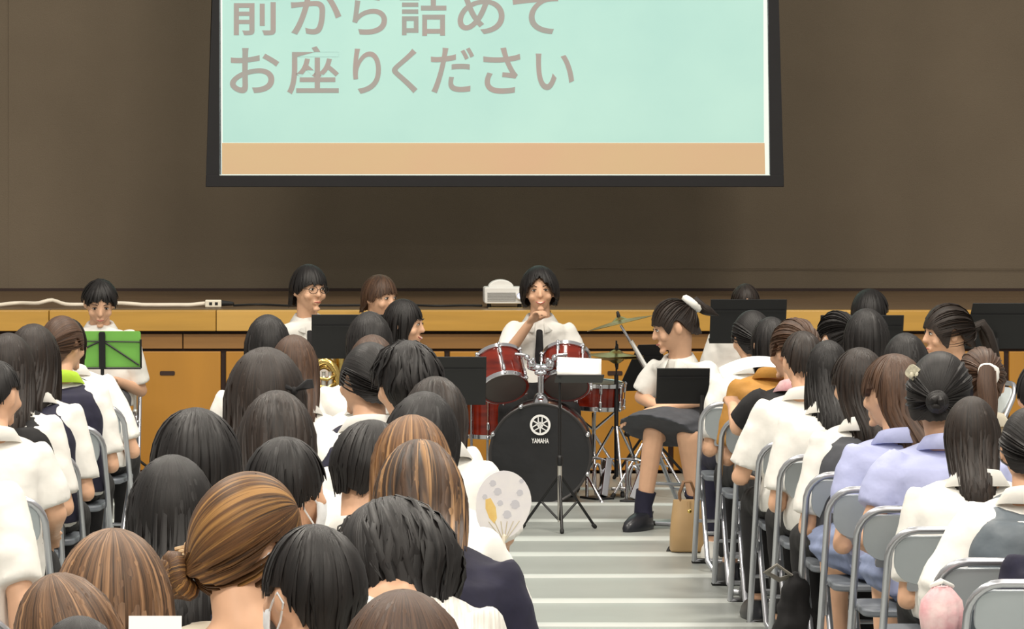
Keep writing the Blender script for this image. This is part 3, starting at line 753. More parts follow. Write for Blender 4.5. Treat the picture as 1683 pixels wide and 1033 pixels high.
# low stand in front of the bass drum, with a sheet on its desk
Y9 = FOC/324; c = at(920, 872, Y9)
t = thing('music_stand', 'low black tripod music stand in front of the bass drum', 'music stand', (c.x, Y9, 0), 0, 'black music stands')
zd = CAMH-(622-HY)/324; xo = (952-920)/324
M9 = Matrix.Translation((xo, 0, zd)) @ Matrix.Rotation(math.radians(74), 4, 'X')
b = MB(); b.plate(rrect(.245, .16, .008, 3), -.004, .004, M9); b.build('desk', BLACKM, t, False, .002)
b = MB(); b.tube([(0, 0, .10), (0, 0, zd-.02)], .0075, 8); b.build('pole', BLACKM, t)
b = MB(); b.tube([(0, 0, .045), (0, 0, .36)], .011, 10); b.build('lower_pole', SILVER, t)
b = MB(); b.capsule((0, 0, .34), (0, 0, .37), .016, .016, 8); b.build('collar', BLACKM, t)
for k, (dx, dy) in enumerate(((-.185, .10), (.185, .10), (0, -.20))):
    b = MB(); b.tube([(0, 0, .285), (dx, dy, .012)], .0075, 8); b.tube([(0, 0, .05), (dx*.52, dy*.52, .150)], .006, 6); l = b.build('leg', BLACKM, t)
    b = MB(); b.capsule((dx*.96, dy*.96, .02), (dx, dy, .012), .011, .011, 8); b.build('rubber_foot', RUBBER, l)
t = thing('sheet_music', 'white sheet of music propped on the low stand before the drums', 'paper', (c.x+xo, Y9-.01, zd+.01))
b = MB(); rows = []
for j in range(5):
    rows.append([V((-.112+.224*i/8+.004*j*.2, .02+.035*j/4+.006*math.sin(i*.7), .006+.092*j/4-.010*i/8)) for i in range(9)])
b.loft(rows, cap=False, closed=False); o = b.build('sheet', PAPER, t); o.modifiers.new('t', 'SOLIDIFY').thickness = .0015

# ------------------------------------------------ drum kit
def drum(name, label, c, axis, r, d, top, bot, nl, shell=REDW, group='red drum kit', a0=0, n=40, lugm=CHROME, hoopm=CHROME):
    t = thing(name, label, 'drum', c, 0, group)
    M = V(axis).to_track_quat('Z', 'Y').to_matrix().to_4x4()
    b = MB(); b.lathe([(r, -d/2), (r, -d/6), (r, d/6), (r, d/2)], M, n, False); b.build('shell', shell, t)
    for q, hm_ in ((1, top), (-1, bot)):
        b = MB(); b.lathe([(r*.999, q*(d/2-.004)), (r*.985, q*(d/2+.004)), (r*.5, q*(d/2+.003)), (r*.02, q*(d/2+.003))], M, n); b.build('drumhead', hm_, t)
        b = MB(); b.lathe([(r+.001, q*(d/2-.016)), (r+.009, q*(d/2-.014)), (r+.009, q*(d/2+.008)), (r+.003, q*(d/2+.011)), (r-.006, q*(d/2+.007))], M, n, False); h = b.build('hoop', hoopm, t)
    for k in range(nl):
        a = a0+2*PI*k/nl; x, y = math.cos(a), math.sin(a); b = MB()
        for q in (-1, 1):
            b.capsule((x*(r+.010), y*(r+.010), q*d*.30-.014), (x*(r+.010), y*(r+.010), q*d*.30+.014), .010, .010, 8)
            b.ball((x*(r+.013), y*(r+.013), q*(d/2)), (.010, .010, .012), 8, 6)
        b.tube([(x*(r+.013), y*(r+.013), -d/2), (x*(r+.013), y*(r+.013), d/2)], .0035, 6)
        b.xform(M); b.build('lug', lugm, t)
    return t
YB = FOC/302
cb_ = at(888, 741, YB); cb_.z = .275; RB = .272
bx = V((.085, 1, 0)).normalized()                              # drum axis, turned a touch
ctr = cb_+bx*.20
bd = drum('bass_drum', 'black-fronted bass drum with white round emblem and lettering', ctr, bx, RB, .40, HEADB, HEADB, 0, hoopm=mat('dark_hoop', (60, 58, 58), .35, .3))
Mb = Matrix.Translation(-bx*.20) @ Matrix.Rotation(-math.atan2(bx.x, bx.y), 4, 'Z')      # local frame on the front head: x right, z up, -y out
for k in range(8):
    a = 2*PI*(k+.5)/8; b = MB(); p = V(((RB+.006)*math.cos(a), 0, (RB+.006)*math.sin(a)))
    b.ball(p+V((0, -.012, 0)), (.014, .016, .014), 8, 6); b.capsule(p+V((0, -.01, 0)), p+V((0, .10, 0)), .006, .006, 8); b.ball(p+V((0, .1, 0)), .012, 8, 6)
    b.xform(Mb); b.build('claw_hook', CHROME, bd)
# emblem: a ring with three crossed forks; the lettering in its white bar below
WPR = mat('white_print', (232, 232, 230), .5)
yl = -.013; ez = .160; b = MB(); R1 = .056
b.lathe([(R1, .0), (R1, .002), (R1-.012, .002), (R1-.012, .0)], Matrix.Translation((0, yl, ez)) @ Matrix.Rotation(PI/2, 4, 'X'), 40, False)
for k in range(3):
    M = Matrix.Translation((0, 0, ez)) @ Matrix.Rotation(2*PI*k/3, 4, 'Y')
    b.plate([(-.0035, -.046), (.0035, -.046), (.0035, .012), (-.0035, .012)], yl-.002, yl, M)
    b.plate([(-.014, .010), (.014, .010), (.014, .016), (-.014, .016)], yl-.002, yl, M)
    for q in (-1, 1): b.plate([(q*.0105-.0035, .010), (q*.0105+.0035, .010), (q*.0105+.0025, .046), (q*.0105-.0025, .046)], yl-.002, yl, M)
b.xform(Mb); o = b.build('emblem', WPR, bd, False); o['kind'] = 'stuff'
me = glyph_mesh('YAMAHA', 'lettering', .002, .018); co = np.empty(len(me.vertices)*3); me.vertices.foreach_get('co', co); co = co.reshape(-1, 3); lo, hi = co.min(0), co.max(0)
co = np.stack([(co[:, 0]-lo[0])/(hi[0]-lo[0])*.094-.047, np.where(co[:, 2] > 0, yl-.002, yl), .060+(co[:, 1]-lo[1])/(hi[1]-lo[1])*.027], 1)
me.vertices.foreach_set('co', co.ravel()); me.transform(Mb); me.materials.clear(); me.materials.append(WPR)
o = bpy.data.objects.new('lettering', me); COL.objects.link(o); o.parent = bd; o['kind'] = 'stuff'
for q in (-1, 1):   # spurs
    b = MB(); b.tube([(q*.24, .1, -.10), (q*.34, -.04, -.262)], .008, 8); b.capsule((q*.335, -.035, -.255), (q*.342, -.042, -.265), .012, .012, 8); b.xform(Mb); b.build('spur', CHROME, bd)
# tom holder on top of the bass drum
b = MB(); b.capsule((0, .10, RB-.01), (0, .10, RB+.02), .045, .040, 14); b.tube([(0, .1, RB), (0, .1, RB+.20)], .017, 12); b.xform(Mb); b.build('tom_post', CHROME, bd)
for q in (-1, 1):
    b = MB(); b.capsule((q*.01, .1, RB+.19), (q*.055, .1, RB+.20), .022, .022, 12); b.ball((q*.05, .08, RB+.215), .026, 12, 8); b.tube([(q*.05, .1, RB+.21), (q*.085, .11, RB+.26), (q*.14, .13, RB+.265)], .010, 10)
    b.capsule((q*.04, .05, RB+.235), (q*.04, .03, RB+.24), .012, .012, 8); b.ball((q*.02, .06, RB+.17), .014, 8, 6); b.ball((q*.075, .07, RB+.25), .017, 8, 6)
    b.xform(Mb); b.build('tom_arm', CHROME, bd)
b = MB(); b.ball((0, .05, RB+.165), (.034, .02, .014), 10, 6); b.ball((0, .06, RB+.03), (.020, .02, .012), 10, 6); b.xform(Mb); b.build('holder_clamp', CHROME, bd)['kind'] = 'stuff'
# rack toms lean away from us, so their lower heads show
YT = FOC/300
for xb, yb, xt, yt, lab in ((829, 637, 819, 580, 'left rack tom in red lacquer, dark lower head showing'), (930, 633, 934, 580, 'right rack tom in red lacquer behind the white sheet')):
    B_ = at(xb, yb, YT); ax = V(((xt-xb)/300/.21*.9, .66, .76)).normalized(); d = .20
    drum('rack_tom', lab, B_+ax*d/2, ax, .127, d, HEADC, HEADC, 6, a0=.35 if xb < 900 else .2)
# floor tom and snare drum
Yf = FOC/288; c = at(816, 700, Yf); c.z = .46
ft = drum('floor_tom', 'large red floor tom at the left of the bass drum', c, (0, 0, 1), .185, .32, HEADC, HEADC, 8, a0=.5)
for k in range(3):
    a = -2.4+2*PI*k/3; p = V((.2*math.cos(a), .2*math.sin(a), 0)); b = MB(); b.tube([p+V((0, 0, .1)), p+V((0, 0, -.38)), p*1.15+V((0, 0, -c.z+.012))], .008, 8); b.build('leg', CHROME, ft)
Yn = FOC/292; c = at(976, 648, Yn)
sd_ = drum('snare_drum', 'red snare drum with chrome rods right of the bass drum', c, (.05, -.05, 1), .165, .135, HEADC, HEADC, 8, a0=.15)
for k in range(3):
    a = .5+2*PI*k/3; b = MB(); b.tube([(0, 0, -.2), (.16*math.cos(a), .16*math.sin(a), -.09)], .008, 8); b.tube([(0, 0, -.22), (.24*math.cos(a), .24*math.sin(a), -c.z+.012)], .008, 8); b.build('stand_leg', CHROME, sd_)
b = MB(); b.tube([(0, 0, -.10), (0, 0, -.42)], .012, 10); b.build('stand_post', CHROME, sd_)
# cymbals
def cymbal(t, c, axis, r, nm='cymbal'):
    b = MB(); M = frame_to(c, axis); b.lathe([(.004, .030), (.018, .028), (.036, .016), (.045, .010), (r*.6, .004), (r, -.006), (r-.002, -.0085), (r*.5, .001), (.03, .008), (.004, .022)], M, 40); b.build(nm, CYMB, t)
    b = MB(); b.capsule(M @ V((0, 0, .028)), M @ V((0, 0, .055)), .012, .008, 8); b.build('wing_nut', BLACKM, t)
Yc_ = FOC/296; c = at(1068, 860, Yc_); c.z = 0
t = thing('cymbal_stand', 'chrome boom stand holding the tilted crash cymbal', 'cymbal', c, 0, 'cymbals on stands')
tilt = at(1071, 622, Yc_)-c; top = at(1019, 532, Yc_)-c
b = MB(); b.tube([(0, 0, .18), (0, 0, .44)], .015, 10); b.tube([(0, 0, .40), tilt], .012, 10); b.build('pole', CHROME, t)
for z in (.44, .58): b = MB(); b.capsule((0, 0, z-.02), (0, 0, z+.02), .020, .020, 10); b.ball((.03, 0, z), .012, 8, 6); b.build('collar', BLACKM, t)
b = MB(); d = (top-tilt); b.tube([tilt-d*.06, tilt+d*.45], .0135, 10); b.tube([tilt+d*.43, tilt+d*.98], .008, 10); b.build('boom_arm', CHROME, t)
b = MB(); b.capsule(tilt+V((0, -.03, 0)), tilt+V((0, .03, 0)), .022, .022, 12); b.build('tilter', CHROME, t)
b = MB(); b.tube([tilt+d*.12+V((0, -.016, .010)), tilt+d*.66+V((0, -.016, .010))], [.026, .022], 10, .5); b.build('painted_boom_glint', PAPER, t)['label'] = 'white strip painted as the bright reflection along the boom'  # white shape put in for the bright reflection on the chrome arm
cymbal(t, top+V((0, 0, .01)), (-.24, .045, 1), .19)
tripod(t, .34, .24, CHROME, .008, True, 3.6, .2)
c = at(1013, 850, Yc_+.2); c.z = 0
t = thing('hi_hat', 'low pair of brass hi-hat cymbals on chrome stand with pedal', 'cymbal', c, 0, 'cymbals on stands')
zt = CAMH-(588-HY)/293
b = MB(); b.tube([(0, 0, .10), (0, 0, zt-.09)], .012, 10); b.tube([(0, 0, zt-.1), (0, 0, zt+.10)], .005, 8); b.build('pole', BLACKM, t)
cymbal(t, V((0, 0, zt+.020)), (.05, -.04, 1), .155); cymbal(t, V((0, 0, zt)), (.05, -.04, -1), .155)
tripod(t, .38, .24, CHROME, .008, True, .6, .2)
b = MB(); b.box((-.045, -.26, .02), (.045, 0, .035), Matrix.Rotation(-.10, 4, 'X')); b.build('pedal_board', CHROME, t, False, .004)
# bass drum pedal to the right of the drum, toe end up
c = at(990, 815, FOC/298); c.z = 0
t = thing('drum_pedal', 'chrome drum pedal with bright footboard beside the bass drum', 'pedal', c, .5, 'pedals of the drum kit')
def pedal(t):
    b = MB(); b.box((-.022, -.02, .02), (.022, .02, .24), Matrix.Rotation(.32, 4, 'Y') @ Matrix.Rotation(-.25, 4, 'X')); b.build('footboard', CHROME, t, False, .006)
    b = MB(); b.tube([(-.02+.05*math.cos(2*PI*k/16)*.5+.02, .05, .12+.075*math.sin(2*PI*k/16)) for k in range(16)], .009, 8, closed_path=True); b.build('chain_wheel', CHROME, t)
    b = MB(); b.box((-.06, -.03, 0), (.06, .14, .014)); b.build('base_plate', BLACKM, t, False, .003)
    for q in (-1, 1): b = MB(); b.tube([(q*.05, .08, .01), (q*.05, .08, .22), (0, .08, .23)], .009, 8); b.build('pedal_post', CHROME, t)
    b = MB(); b.tube([(0, .08, .22), (-.05, .10, .36)], .005, 6); b.ball((-.05, .10, .37), (.02, .03, .02), 10, 6); b.build('beater', BLACKM, t)
pedal(t)
r2 = thing('drum_pedal', 'chrome foot pedal standing below the crash cymbal pole', 'pedal', at(1038, 829, FOC/300).to_2d().to_3d(), -.35, 'pedals of the drum kit'); pedal(r2)
t = thing('drum_throne', 'round black drum stool under the drummer', 'stool', (at(890, 700, FOC/272).x, FOC/272+.02, 0))
b = MB(); b.lathe([(.03, .395), (.15, .395), (.165, .41), (.165, .435), (.15, .445), (.02, .447)], None, 28); b.build('cushion', BLACKM, t)
b = MB(); b.tube([(0, 0, .12), (0, 0, .40)], .015, 10); b.build('post', CHROME, t); tripod(t, .26, .22, CHROME, .009, True, .2, .14)

# ------------------------------------------------ things on the stage
YPj = YS+.45; pp = FOC/YPj
c = at(829, 508, YPj); zb = HS
t = thing('projector', 'white projector with domed top on the stage edge behind the drummer', 'projector', (c.x, YPj, zb+.002))
hw = 33/pp; z0, z1 = .024, .024+27/pp
b = MB(); b.plate(rrect(2*hw, z1-z0, .012, 4, 0, (z0+z1)/2), -.03, .21); b.build('case', mat('projector_plastic', (226, 226, 222), .45), t, bevel=.006)
b = MB(); n = 18; R = 21/pp; b.plate([(R*math.cos(PI*k/n)-.02, z1+R*.62*math.sin(PI*k/n)-.003) for k in range(n+1)], .0, .12); b.build('dome', mat('projector_plastic', (226, 226, 222)), t, bevel=.01)
GR = mat('grille_grey', (150, 150, 148), .6)
for k in range(6):
    b = MB(); b.box((-hw+.018, -.034, z0+.016+.0095*k), (hw-.055, -.029, z0+.021+.0095*k)); b.build('grille_slat', GR, t, False)
b = MB(); b.lathe([(.026, 0), (.026, .02), (.020, .024), (.019, .012), (.004, .012)], Matrix.Translation((hw-.028, -.028, (z0+z1)/2)) @ Matrix.Rotation(PI/2, 4, 'X'), 24); l = b.build('lens_ring', mat('projector_plastic', (226, 226, 222)), t)
b = MB(); b.ball((hw-.028, -.042, (z0+z1)/2), (.016, .006, .016), 14, 8); b.build('lens', mat('lit_lens', (214, 220, 255), .1, emit=1.6), t)
for q in (-1, 1): b = MB(); b.lathe([(.014, 0), (.012, .026)], Matrix.Translation((q*(hw-.03), .02, 0)), 12); b.build('foot', RUBBER, t)
b = MB(); b.box((-.10, -.06, -.002), (.11, .2, .0)); b.build('base_sheet', mat('pale_board', (196, 172, 120), .6), t, False)
def cable(name, label, pts, r, m, cat='cable'):
    b = MB(); P = [V(p) for p in pts]
    b.tube([p-P[0] for p in P], r, 8); o = b.build(name, m); o.location = P[0]; o['label'] = label; o['category'] = cat; return o
Yw = YS+.5
cable('power_cable', 'thick white cable lying wavily along the stage edge at the left', [(at(x, 500, Yw).x, Yw+.10*noise.noise((x*.02, 1, 0)), HS+.016+.010*max(0, math.sin(x*.04))+(.03*math.exp(-((x-84)/16)**2))) for x in range(-40, 345, 7)], .013, mat('white_cable', (232, 222, 204), .45))
c = at(352, 498, Yw); t = thing('power_strip', 'white power strip at the end of the white cable', 'power strip', (c.x, Yw, HS+.002))
b = MB(); b.box((-.055, -.03, 0), (.045, .03, .045)); b.build('case', mat('white_plastic', (236, 228, 208), .4), t, False, .006)
for k in range(2): b = MB(); b.box((-.03+.035*k, -.032, .014), (-.012+.035*k, -.029, .032)); b.build('socket', RUBBER, t, False)
b = MB(); b.capsule((.048, 0, .025), (.11, 0, .022), .018, .012, 10); b.build('plug', RUBBER, t)
cable('black_cable', 'thin black cable running from the power strip to the projector', [(at(x, 500, Yw).x, Yw+.25*noise.noise((x*.013, 4, 0))+.05, HS+.012) for x in range(384, 800, 12)], .007, RUBBER)

# ------------------------------------------------ brass horn held on the left
Yh = FOC/295; c = at(532, 640, Yh)
t = thing('euphonium', 'brass euphonium glimpsed between the heads below the music stand', 'horn', c)
b = MB(); pts = []
for k in range(40):
    a = 2*PI*k/26; pts.append((.085*math.cos(a)*(1-.006*k), .018*k/10-.03, .17*math.sin(a)*(1-.008*k)))
b.tube(pts, [.026-.0004*k for k in range(40)], 12); b.build('main_tubing', BRASS, t)
b = MB(); b.lathe([(.02, -.20), (.028, -.02), (.045, .14), (.075, .21), (.11, .235), (.108, .238), (.07, .215), (.04, .14)], Matrix.Translation((.075, .06, .06)) @ Matrix.Rotation(.15, 4, 'Y'), 24); b.build('bell', BRASS, t)
for k in range(3):
    b = MB(); b.capsule((-.035+.035*k, -.05, -.06), (-.035+.035*k, -.05, .07), .014, .014, 12); b.lathe([(.010, .07), (.010, .10), (.015, .103)], Matrix.Translation((-.035+.035*k, -.05, .0)), 12); b.build('valve', SILVER, t)
for k in range(3):
    b = MB(); b.tube([(-.04, -.06, -.02+.045*k), (.02, -.07, -.03+.045*k), (.06, -.05, -.01+.045*k), (.05, -.03, .01+.045*k)], .009, 8); b.build('valve_slide', BRASS, t)
b = MB(); b.tube([(-.04, -.03, .12), (-.06, .0, .20), (-.05, .06, .24)], [.008, .007, .006], 8); b.capsule((-.05, .06, .24), (-.045, .085, .245), .008, .014, 10); b.build('mouthpipe', SILVER, t)

# ------------------------------------------------ bags
Yg = FOC/345; c = at(1130, 912, Yg)
t = thing('tote_bag', 'tan leather tote bag on the floor at the aisle edge', 'bag', (c.x, Yg, .022))
b = MB(); hh = .245
b.loft([[V((p.x*(1+.03*noise.noise((p.x*20, z*10, 3))), p.y, z)) for p in sring(0, 0, z, a, d_, 28, 3.2)] for z, a, d_ in ((0, .080, .045), (.01, .086, .055), (.08, .084, .055), (.16, .078, .046), (hh, .068, .026))]); o = b.build('body', TANL, t)
for q in (-1, 1):
    b = MB(); b.tube([(-.035, q*.02, hh-.03), (-.038, q*.022, hh+.03), (-.018, q*.026, hh+.085), (.016, q*.026, hh+.085), (.036, q*.022, hh+.03), (.034, q*.02, hh-.03)], .006, 8); b.build('handle', mat('dark_tan_strap', (120, 86, 54), .5), t)
b = MB(); b.ball((.006, -.034, hh-.055), (.013, .008, .013), 12, 8); b.build('clasp', GOLD, t)
b = MB(); b.tube([(.004, -.032, hh-.005), (.005, -.036, hh-.05)], .008, 8, .4); b.build('clasp_strap', TANL, t)
Yk = 15.75; c = at(1297, 900, Yk)
t = thing('black_bag', 'slack black cloth bag hanging down beside the aisle chairs', 'bag', (c.x, Yk-.25, .03))
b = MB(); b.loft([sring(.01*math.sin(z*22), 0, z, a, d_, 24, 2.2) for z, a, d_ in ((0, .075, .05), (.03, .088, .06), (.15, .085, .055), (.25, .072, .045), (.33, .045, .03), (.37, .018, .014))]); o = b.build('body', BLACKC, t); remeshed(o, .009, 2, .018, 5)
b = MB(); b.tube([(-.02, 0, .36), (-.075, -.02, .40), (-.11, 0, .37), (-.06, .03, .34), (.0, .02, .36)], .014, 8, .4); b.build('strap', mat('grey_webbing', (128, 124, 116), .7), t)
c = at(1548, 1010, 11.9)
t = thing('pink_bag', 'pink and white gathered pouch bag by the chair legs at bottom right', 'bag', (c.x, 11.9, CAMH-(1045-HY)*11.9/FOC))
b = MB(); b.loft([[V((p.x*(1+.06*math.sin(k*1.9)), p.y*(1+.06*math.sin(k*1.9)), p.z)) for k, p in enumerate(sring(0, 0, z, a, a*.7, 36, 2))] for z, a in ((0, .04), (.02, .056), (.06, .062), (.10, .056), (.125, .036), (.14, .022))]); b.build('pouch', PINK, t)
b = MB(); b.tube([(-.03, 0, .14), (0, -.02, .155), (.03, 0, .14), (0, .02, .155)], .006, 6, closed_path=True); b.build('drawstring', PAPER, t)
# ================================================================ the people
AUD, BAND = 'seated audience', 'student musicians'
R = math.radians
def seat(label, loc, yaw=0, group='folding chairs of the audience'):
    chair((loc.x, loc.y, 0), yaw, 'grey chair carrying the '+label, group)
def aud(x, yt, s, label, w=None, sit=True, **k):
    k.setdefault('group', AUD); r, Hm, J, loc = person(x, yt, s, 'person '+label, w, **k)
    if sit: seat('person '+label, loc, k.get('yaw', 0))
    return r, Hm, J, loc
# ---- band, facing us
def band(x, yt, s, label, w, sit=True, **k):
    k.setdefault('yaw', PI); k.setdefault('fine', True); k.setdefault('face', True); k.setdefault('legm', GREYC)
    r, Hm, J, loc = person(x, yt, s, 'person '+label, w, group=BAND, **k)
    if sit: seat('person '+label, loc, k['yaw'], 'chairs of the band')
    return r, Hm, J, loc
band(164, 457, 292, 'in open white shirt looking down behind the green stand', 56, style='short', hm=HB, pitch=-.42, hyaw=.10, lean=.12, nd=.135, hk=dict(lock=.02, amp=.08))
band(508, 433, 291, 'with glasses, white shirt and black tie', 60, style='mop', hm=HB, hyaw=.38, pitch=-.04, glasses=True, tie_=BLACKC, yaw=PI+.15)
band(625, 450, 279, 'with brown fringe at the stage edge, body hidden', 54, style='mop', hm=HM, hyaw=.75, pitch=-.1)
band(664, 490, 322, 'laughing in profile towards the drums, dark fringe', 58, style='bob', hm=HB, hyaw=.95, pitch=-.08, smile=True, yaw=PI+.3)
zn = 1.0
band(887, 435, 290, 'drumming, smiling in white shirt with fist at chin', 65, sit=False, style='bob', hm=HB, hk=dict(keys=[(0, .27), (1.2, .255), (1.7, .228), (2.0, .215), (2.3, .19), (2.55, .16), (PI, .105)], amp=.06, taper=1.2), smile=True, roll=.04, tie_=BLACKC, hs=1.02, sw=.92,
     arms={1: ((.19, .13, .76), (.055, .235, .95), 1.0), -1: ((-.23, .02, .70), (-.10, .22, .62), .6)}, yaw=PI-.08, hyaw=.05,
     legm=BLACKC, knees={1: ((.16, .40, .47), (.15, .40)), -1: ((-.17, .40, .47), (-.17, .40))})
band(1107, 490, 322, 'in grey skirt and white blouse, arms crossed, head bowed left', 66, yaw=R(148), hyaw=R(-52), pitch=-.28, style='tied', tie=(0, -.75, .5), pony=(.055, .01, .020), scrunchie=(WHITE, 1.35), hm=HD, lean=.22, sw=.9, legs='skirt', legm=GREYC, tie_=BLACKC, shin=True,
     arms={1: ((.22, .20, .66), (-.02, .39, .60), .5), -1: ((-.21, .22, .68), (.07, .43, .595), .5)}, knees={1: ((.03, .43, .49), (.09, .43)), -1: ((-.15, .41, .48), (-.13, .26))})
band(1225, 465, 284, 'whose forehead peeps over the tall black stand', 46, style='short', hm=HD, pitch=-.2)
band(1430, 473, 290, 'with short black hair behind the low music stand', 60, style='short', hm=HB, hyaw=PI*.9)
band(1556, 497, 330, 'in profile with ponytail at right, facing left', 74, yaw=R(110), hyaw=R(-10), style='tied', tie=(0, -.9, .1), pony=(.22, 0, .026), hm=HD, pitch=-.05, top=CREAM, collar=True, hk=dict(keys=[(0, .245), (.8, .242), (1.2, .205), (1.45, .165), (1.7, .16), (1.9, .25), (2.1, .22), (2.3, .18), (2.55, .160), (PI, .150)]))

# ---- left block
LX = -1.095
aud(113, 521, 356, 'half hidden at the left block front in white blouse', 56, style='mid', hm=HD, yaw=-.15, hyaw=-.5, side=-.10)
aud(104, 517, 385, 'with brown ponytail and lime scarf in left block', 70, style='tied', tie=(-.1, -.85, -.1), pony=(.16, .01, .022), hm=HM, hyaw=-.55, vest=NAVY, yaw=-.1, colm=LIME)
aud(56, 530, 420, 'with long dark hair in navy vest, left block', 86, style='long', hm=HD, vest=NAVY, yaw=-.1, hyaw=-.2)
aud(14, 545, 440, 'with long dark hair at the left picture edge', 86, style='long', hm=HD, vest=BLACKC, yaw=-.05)
aud(-6, 590, 480, 'with short black hair and broad white shirt at left', 82, style='crop', hm=HB, hyaw=-.45, yaw=-.1, sw=.98, arms={1: ((.22, .04, .70), (.17, .28, .62))})
aud(-100, 600, 640, 'cut by the left edge, white sleeve and bare arm hanging', 105, style='short', hm=HB, sw=1.1, arms={1: ((.225, -.08, .80), (.235, -.10, .54), .3)})
# ---- middle block, from the stage to the camera
aud(440, 515, 410, 'with smooth dark hair below the person with glasses', 76, style='bob', hm=HB)
aud(483, 548, 452, 'with reddish brown hair behind the long-haired one', 82, style='mid', hm=HM)
aud(607, 510, 402, 'with dark hair beside the laughing band member', 78, style='bob', hm=HB)
aud(612, 548, 440, 'with brown-sheened hair mostly hidden behind two heads', 84, style='bob', hm=HM)
aud(603, 560, 490, 'in navy vest with white collar and side ponytail', 94, style='tied', tie=(.25, -.85, -.2), pony=(.17, .0, .022), hm=HB, vest=NAVY, hyaw=.45, yaw=.1, roll=.1)
aud(668, 557, 525, 'with tousled black hair in middle block', 110, style='short', hm=HB, yaw=.1, hyaw=.3, hk=dict(lock=.022, amp=.09, curl=.06), sw=1.1)
aud(716, 617, 555, 'with brown-sheened dark hair next to the drums', 108, style='bob', hm=HD, hk=dict(keys=[(0, .29), (1.2, .28), (1.7, .25), (2.0, .23), (2.3, .19), (2.55, .155), (PI, .15)]),
    arms={1: ((.20, .10, .80), (.20, .30, .76), .9)}, sleeves=1.0, sw=.84, nd=.075, pitch=-.3)
aud(436, 568, 565, 'with long brown-black hair and black bow', 138, style='long', hm=HD, vest=SLATE, clip=(BLACKC, (.075, -.10, .035), 'bow'))
aud(455, 640, 600, 'with smooth dark round head, chin-length hair', 130, style='bob', hm=HD, nd=.08, pitch=-.3)
aud(691, 640, 605, 'with sleek dark hair leaning right in middle block', 126, style='bob', hm=HB, roll=.15)
aud(610, 688, 650, 'with black hair turned right, ear and white shirt', 122, style='short', hm=HB, yaw=-.25, hyaw=-.45, pitch=-.25, hk=dict(lock=.006))
aud(322, 667, 640, 'with black wind-swept hair in front of door panels', 142, style='mop', hm=HB, hk=dict(lock=.016, amp=.07))
aud(677, 680, 702, 'with golden brown hair in white shirt, holding a fan', 138, style='mid', hm=HG, sw=.98, nd=.085, pitch=-.25, arms={1: ((.23, .10, .84), (.205, .30, .80), .9)})
aud(472, 715, 690, 'with dark bob, masked, left of the white shirts', 122, style='mop', hm=HB, hyaw=-.75, yaw=-.15, mask=MASKW)
aud(283, 744, 740, 'with long straight black hair in left of middle block', 152, style='long', hm=HB, vest=NAVY)
aud(690, 720, 763, 'with streaked brown long bob and navy top', 154, style='mid', hm=HK_, top=NAVY, sw=1.04, nd=.065, pitch=-.35, fwd=.10, collar=False, hk=dict(keys=[(0, .34), (1.2, .34), (1.8, .32), (2.05, .28), (2.3, .22), (2.5, .165), (PI, .152)], taper=.5))
aud(408, 768, 795, 'with dyed hair pinned in a bun, cream top', 168, style='tied', tie=(-.35, -.75, -.55), bun=.045, hm=HU, hyaw=-.85, roll=.30, yaw=-.1, top=CREAM, collar=False, neckopen=True, mask=MASKW,
    clip=(mat('tortoise_clip', (196, 140, 84), .15, rgb2=(236, 216, 178), scale=60), (-.045, -.085, -.045), 'claw'))
aud(512, 858, 930, 'with short black hair, mask loop at ear', 158, style='short', hm=HB, yaw=.1, hyaw=.55, mask=MASKW, hk=dict(lock=.008))
aud(648, 815, 830, 'with curly black hair and striped white shirt', 218, style='short', hm=HB, hs=1.1, top=mat('striped_white_cotton', (238, 236, 228), .8, rgb2=(196, 192, 186), scale=26, stretch=(6, .3, .3), bump=.3), hk=dict(lock=.022, amp=.12, curl=.09, drape=.06, taper=.8, keys=[(0, .34), (.9, .33), (1.3, .27), (1.6, .23), (1.9, .21), (2.3, .18), (2.6, .15), (PI, .14)]), sw=1.0, collar=False, hyaw=.3, nd=.0, pitch=-.5, fwd=.12)
aud(186, 864, 925, 'with long wavy light brown hair at lower left', 206, style='long', hm=HL, hk=dict(amp=.05))
aud(118, 935, 1000, 'with tawny hair swept aside at lower left corner', 190, style='long', hm=HL, roll=-.25, hk=dict(amp=.06, taper=-.5))
aud(130, 1008, 1110, 'whose dark crown shows at the bottom left edge', 170, style='bob', hm=HB)
aud(662, 964, 1070, 'whose brown crown shows at the bottom centre edge', 224, style='bob', hm=HM)
# ---- right block: the aisle seats
RXc = 1.98
rowsY = [19.7, 18.7, 17.97, 17.15, 16.37, 15.5, 14.85, 14.05, 13.3, 12.3, 11.7]
rl = ['front', 'second', 'third', 'fourth', 'fifth', 'sixth', 'seventh', 'eighth', 'ninth', 'tenth', 'eleventh']
for yy, n in zip(rowsY, rl): chair((RXc, yy, 0), 0, 'grey folding chair at the right aisle edge, %s row from the stage' % n, 'folding chairs of the audience')
def rs(k): return FOC/(rowsY[k]+.09)
ra = dict(sit=False)
aud(1235, 508, rs(0), 'in white blouse with thin braid at the front', 68, style='tied', tie=(-.05, -.9, -.1), pony=(.13, .0, .014), hm=HB, hyaw=.2, yaw=.12, legm=NAVY, shoe=WHITE, **ra)
aud(1266, 519, rs(1), 'in ochre blouse with dark hair, second aisle seat', 62, style='bob', hm=HB, hyaw=.2, top=OCHRE, yaw=.15, **ra)
aud(1304, 521, rs(2), 'in black with pink collar, holding a curled sheet', 80, style='tied', tie=(0, -.9, .2), hm=HM, hyaw=.5, top=BLACKC, colm=PINK, yaw=.1, arms={-1: ((-.24, .10, .76), (-.22, .32, .84), .8)}, **ra)
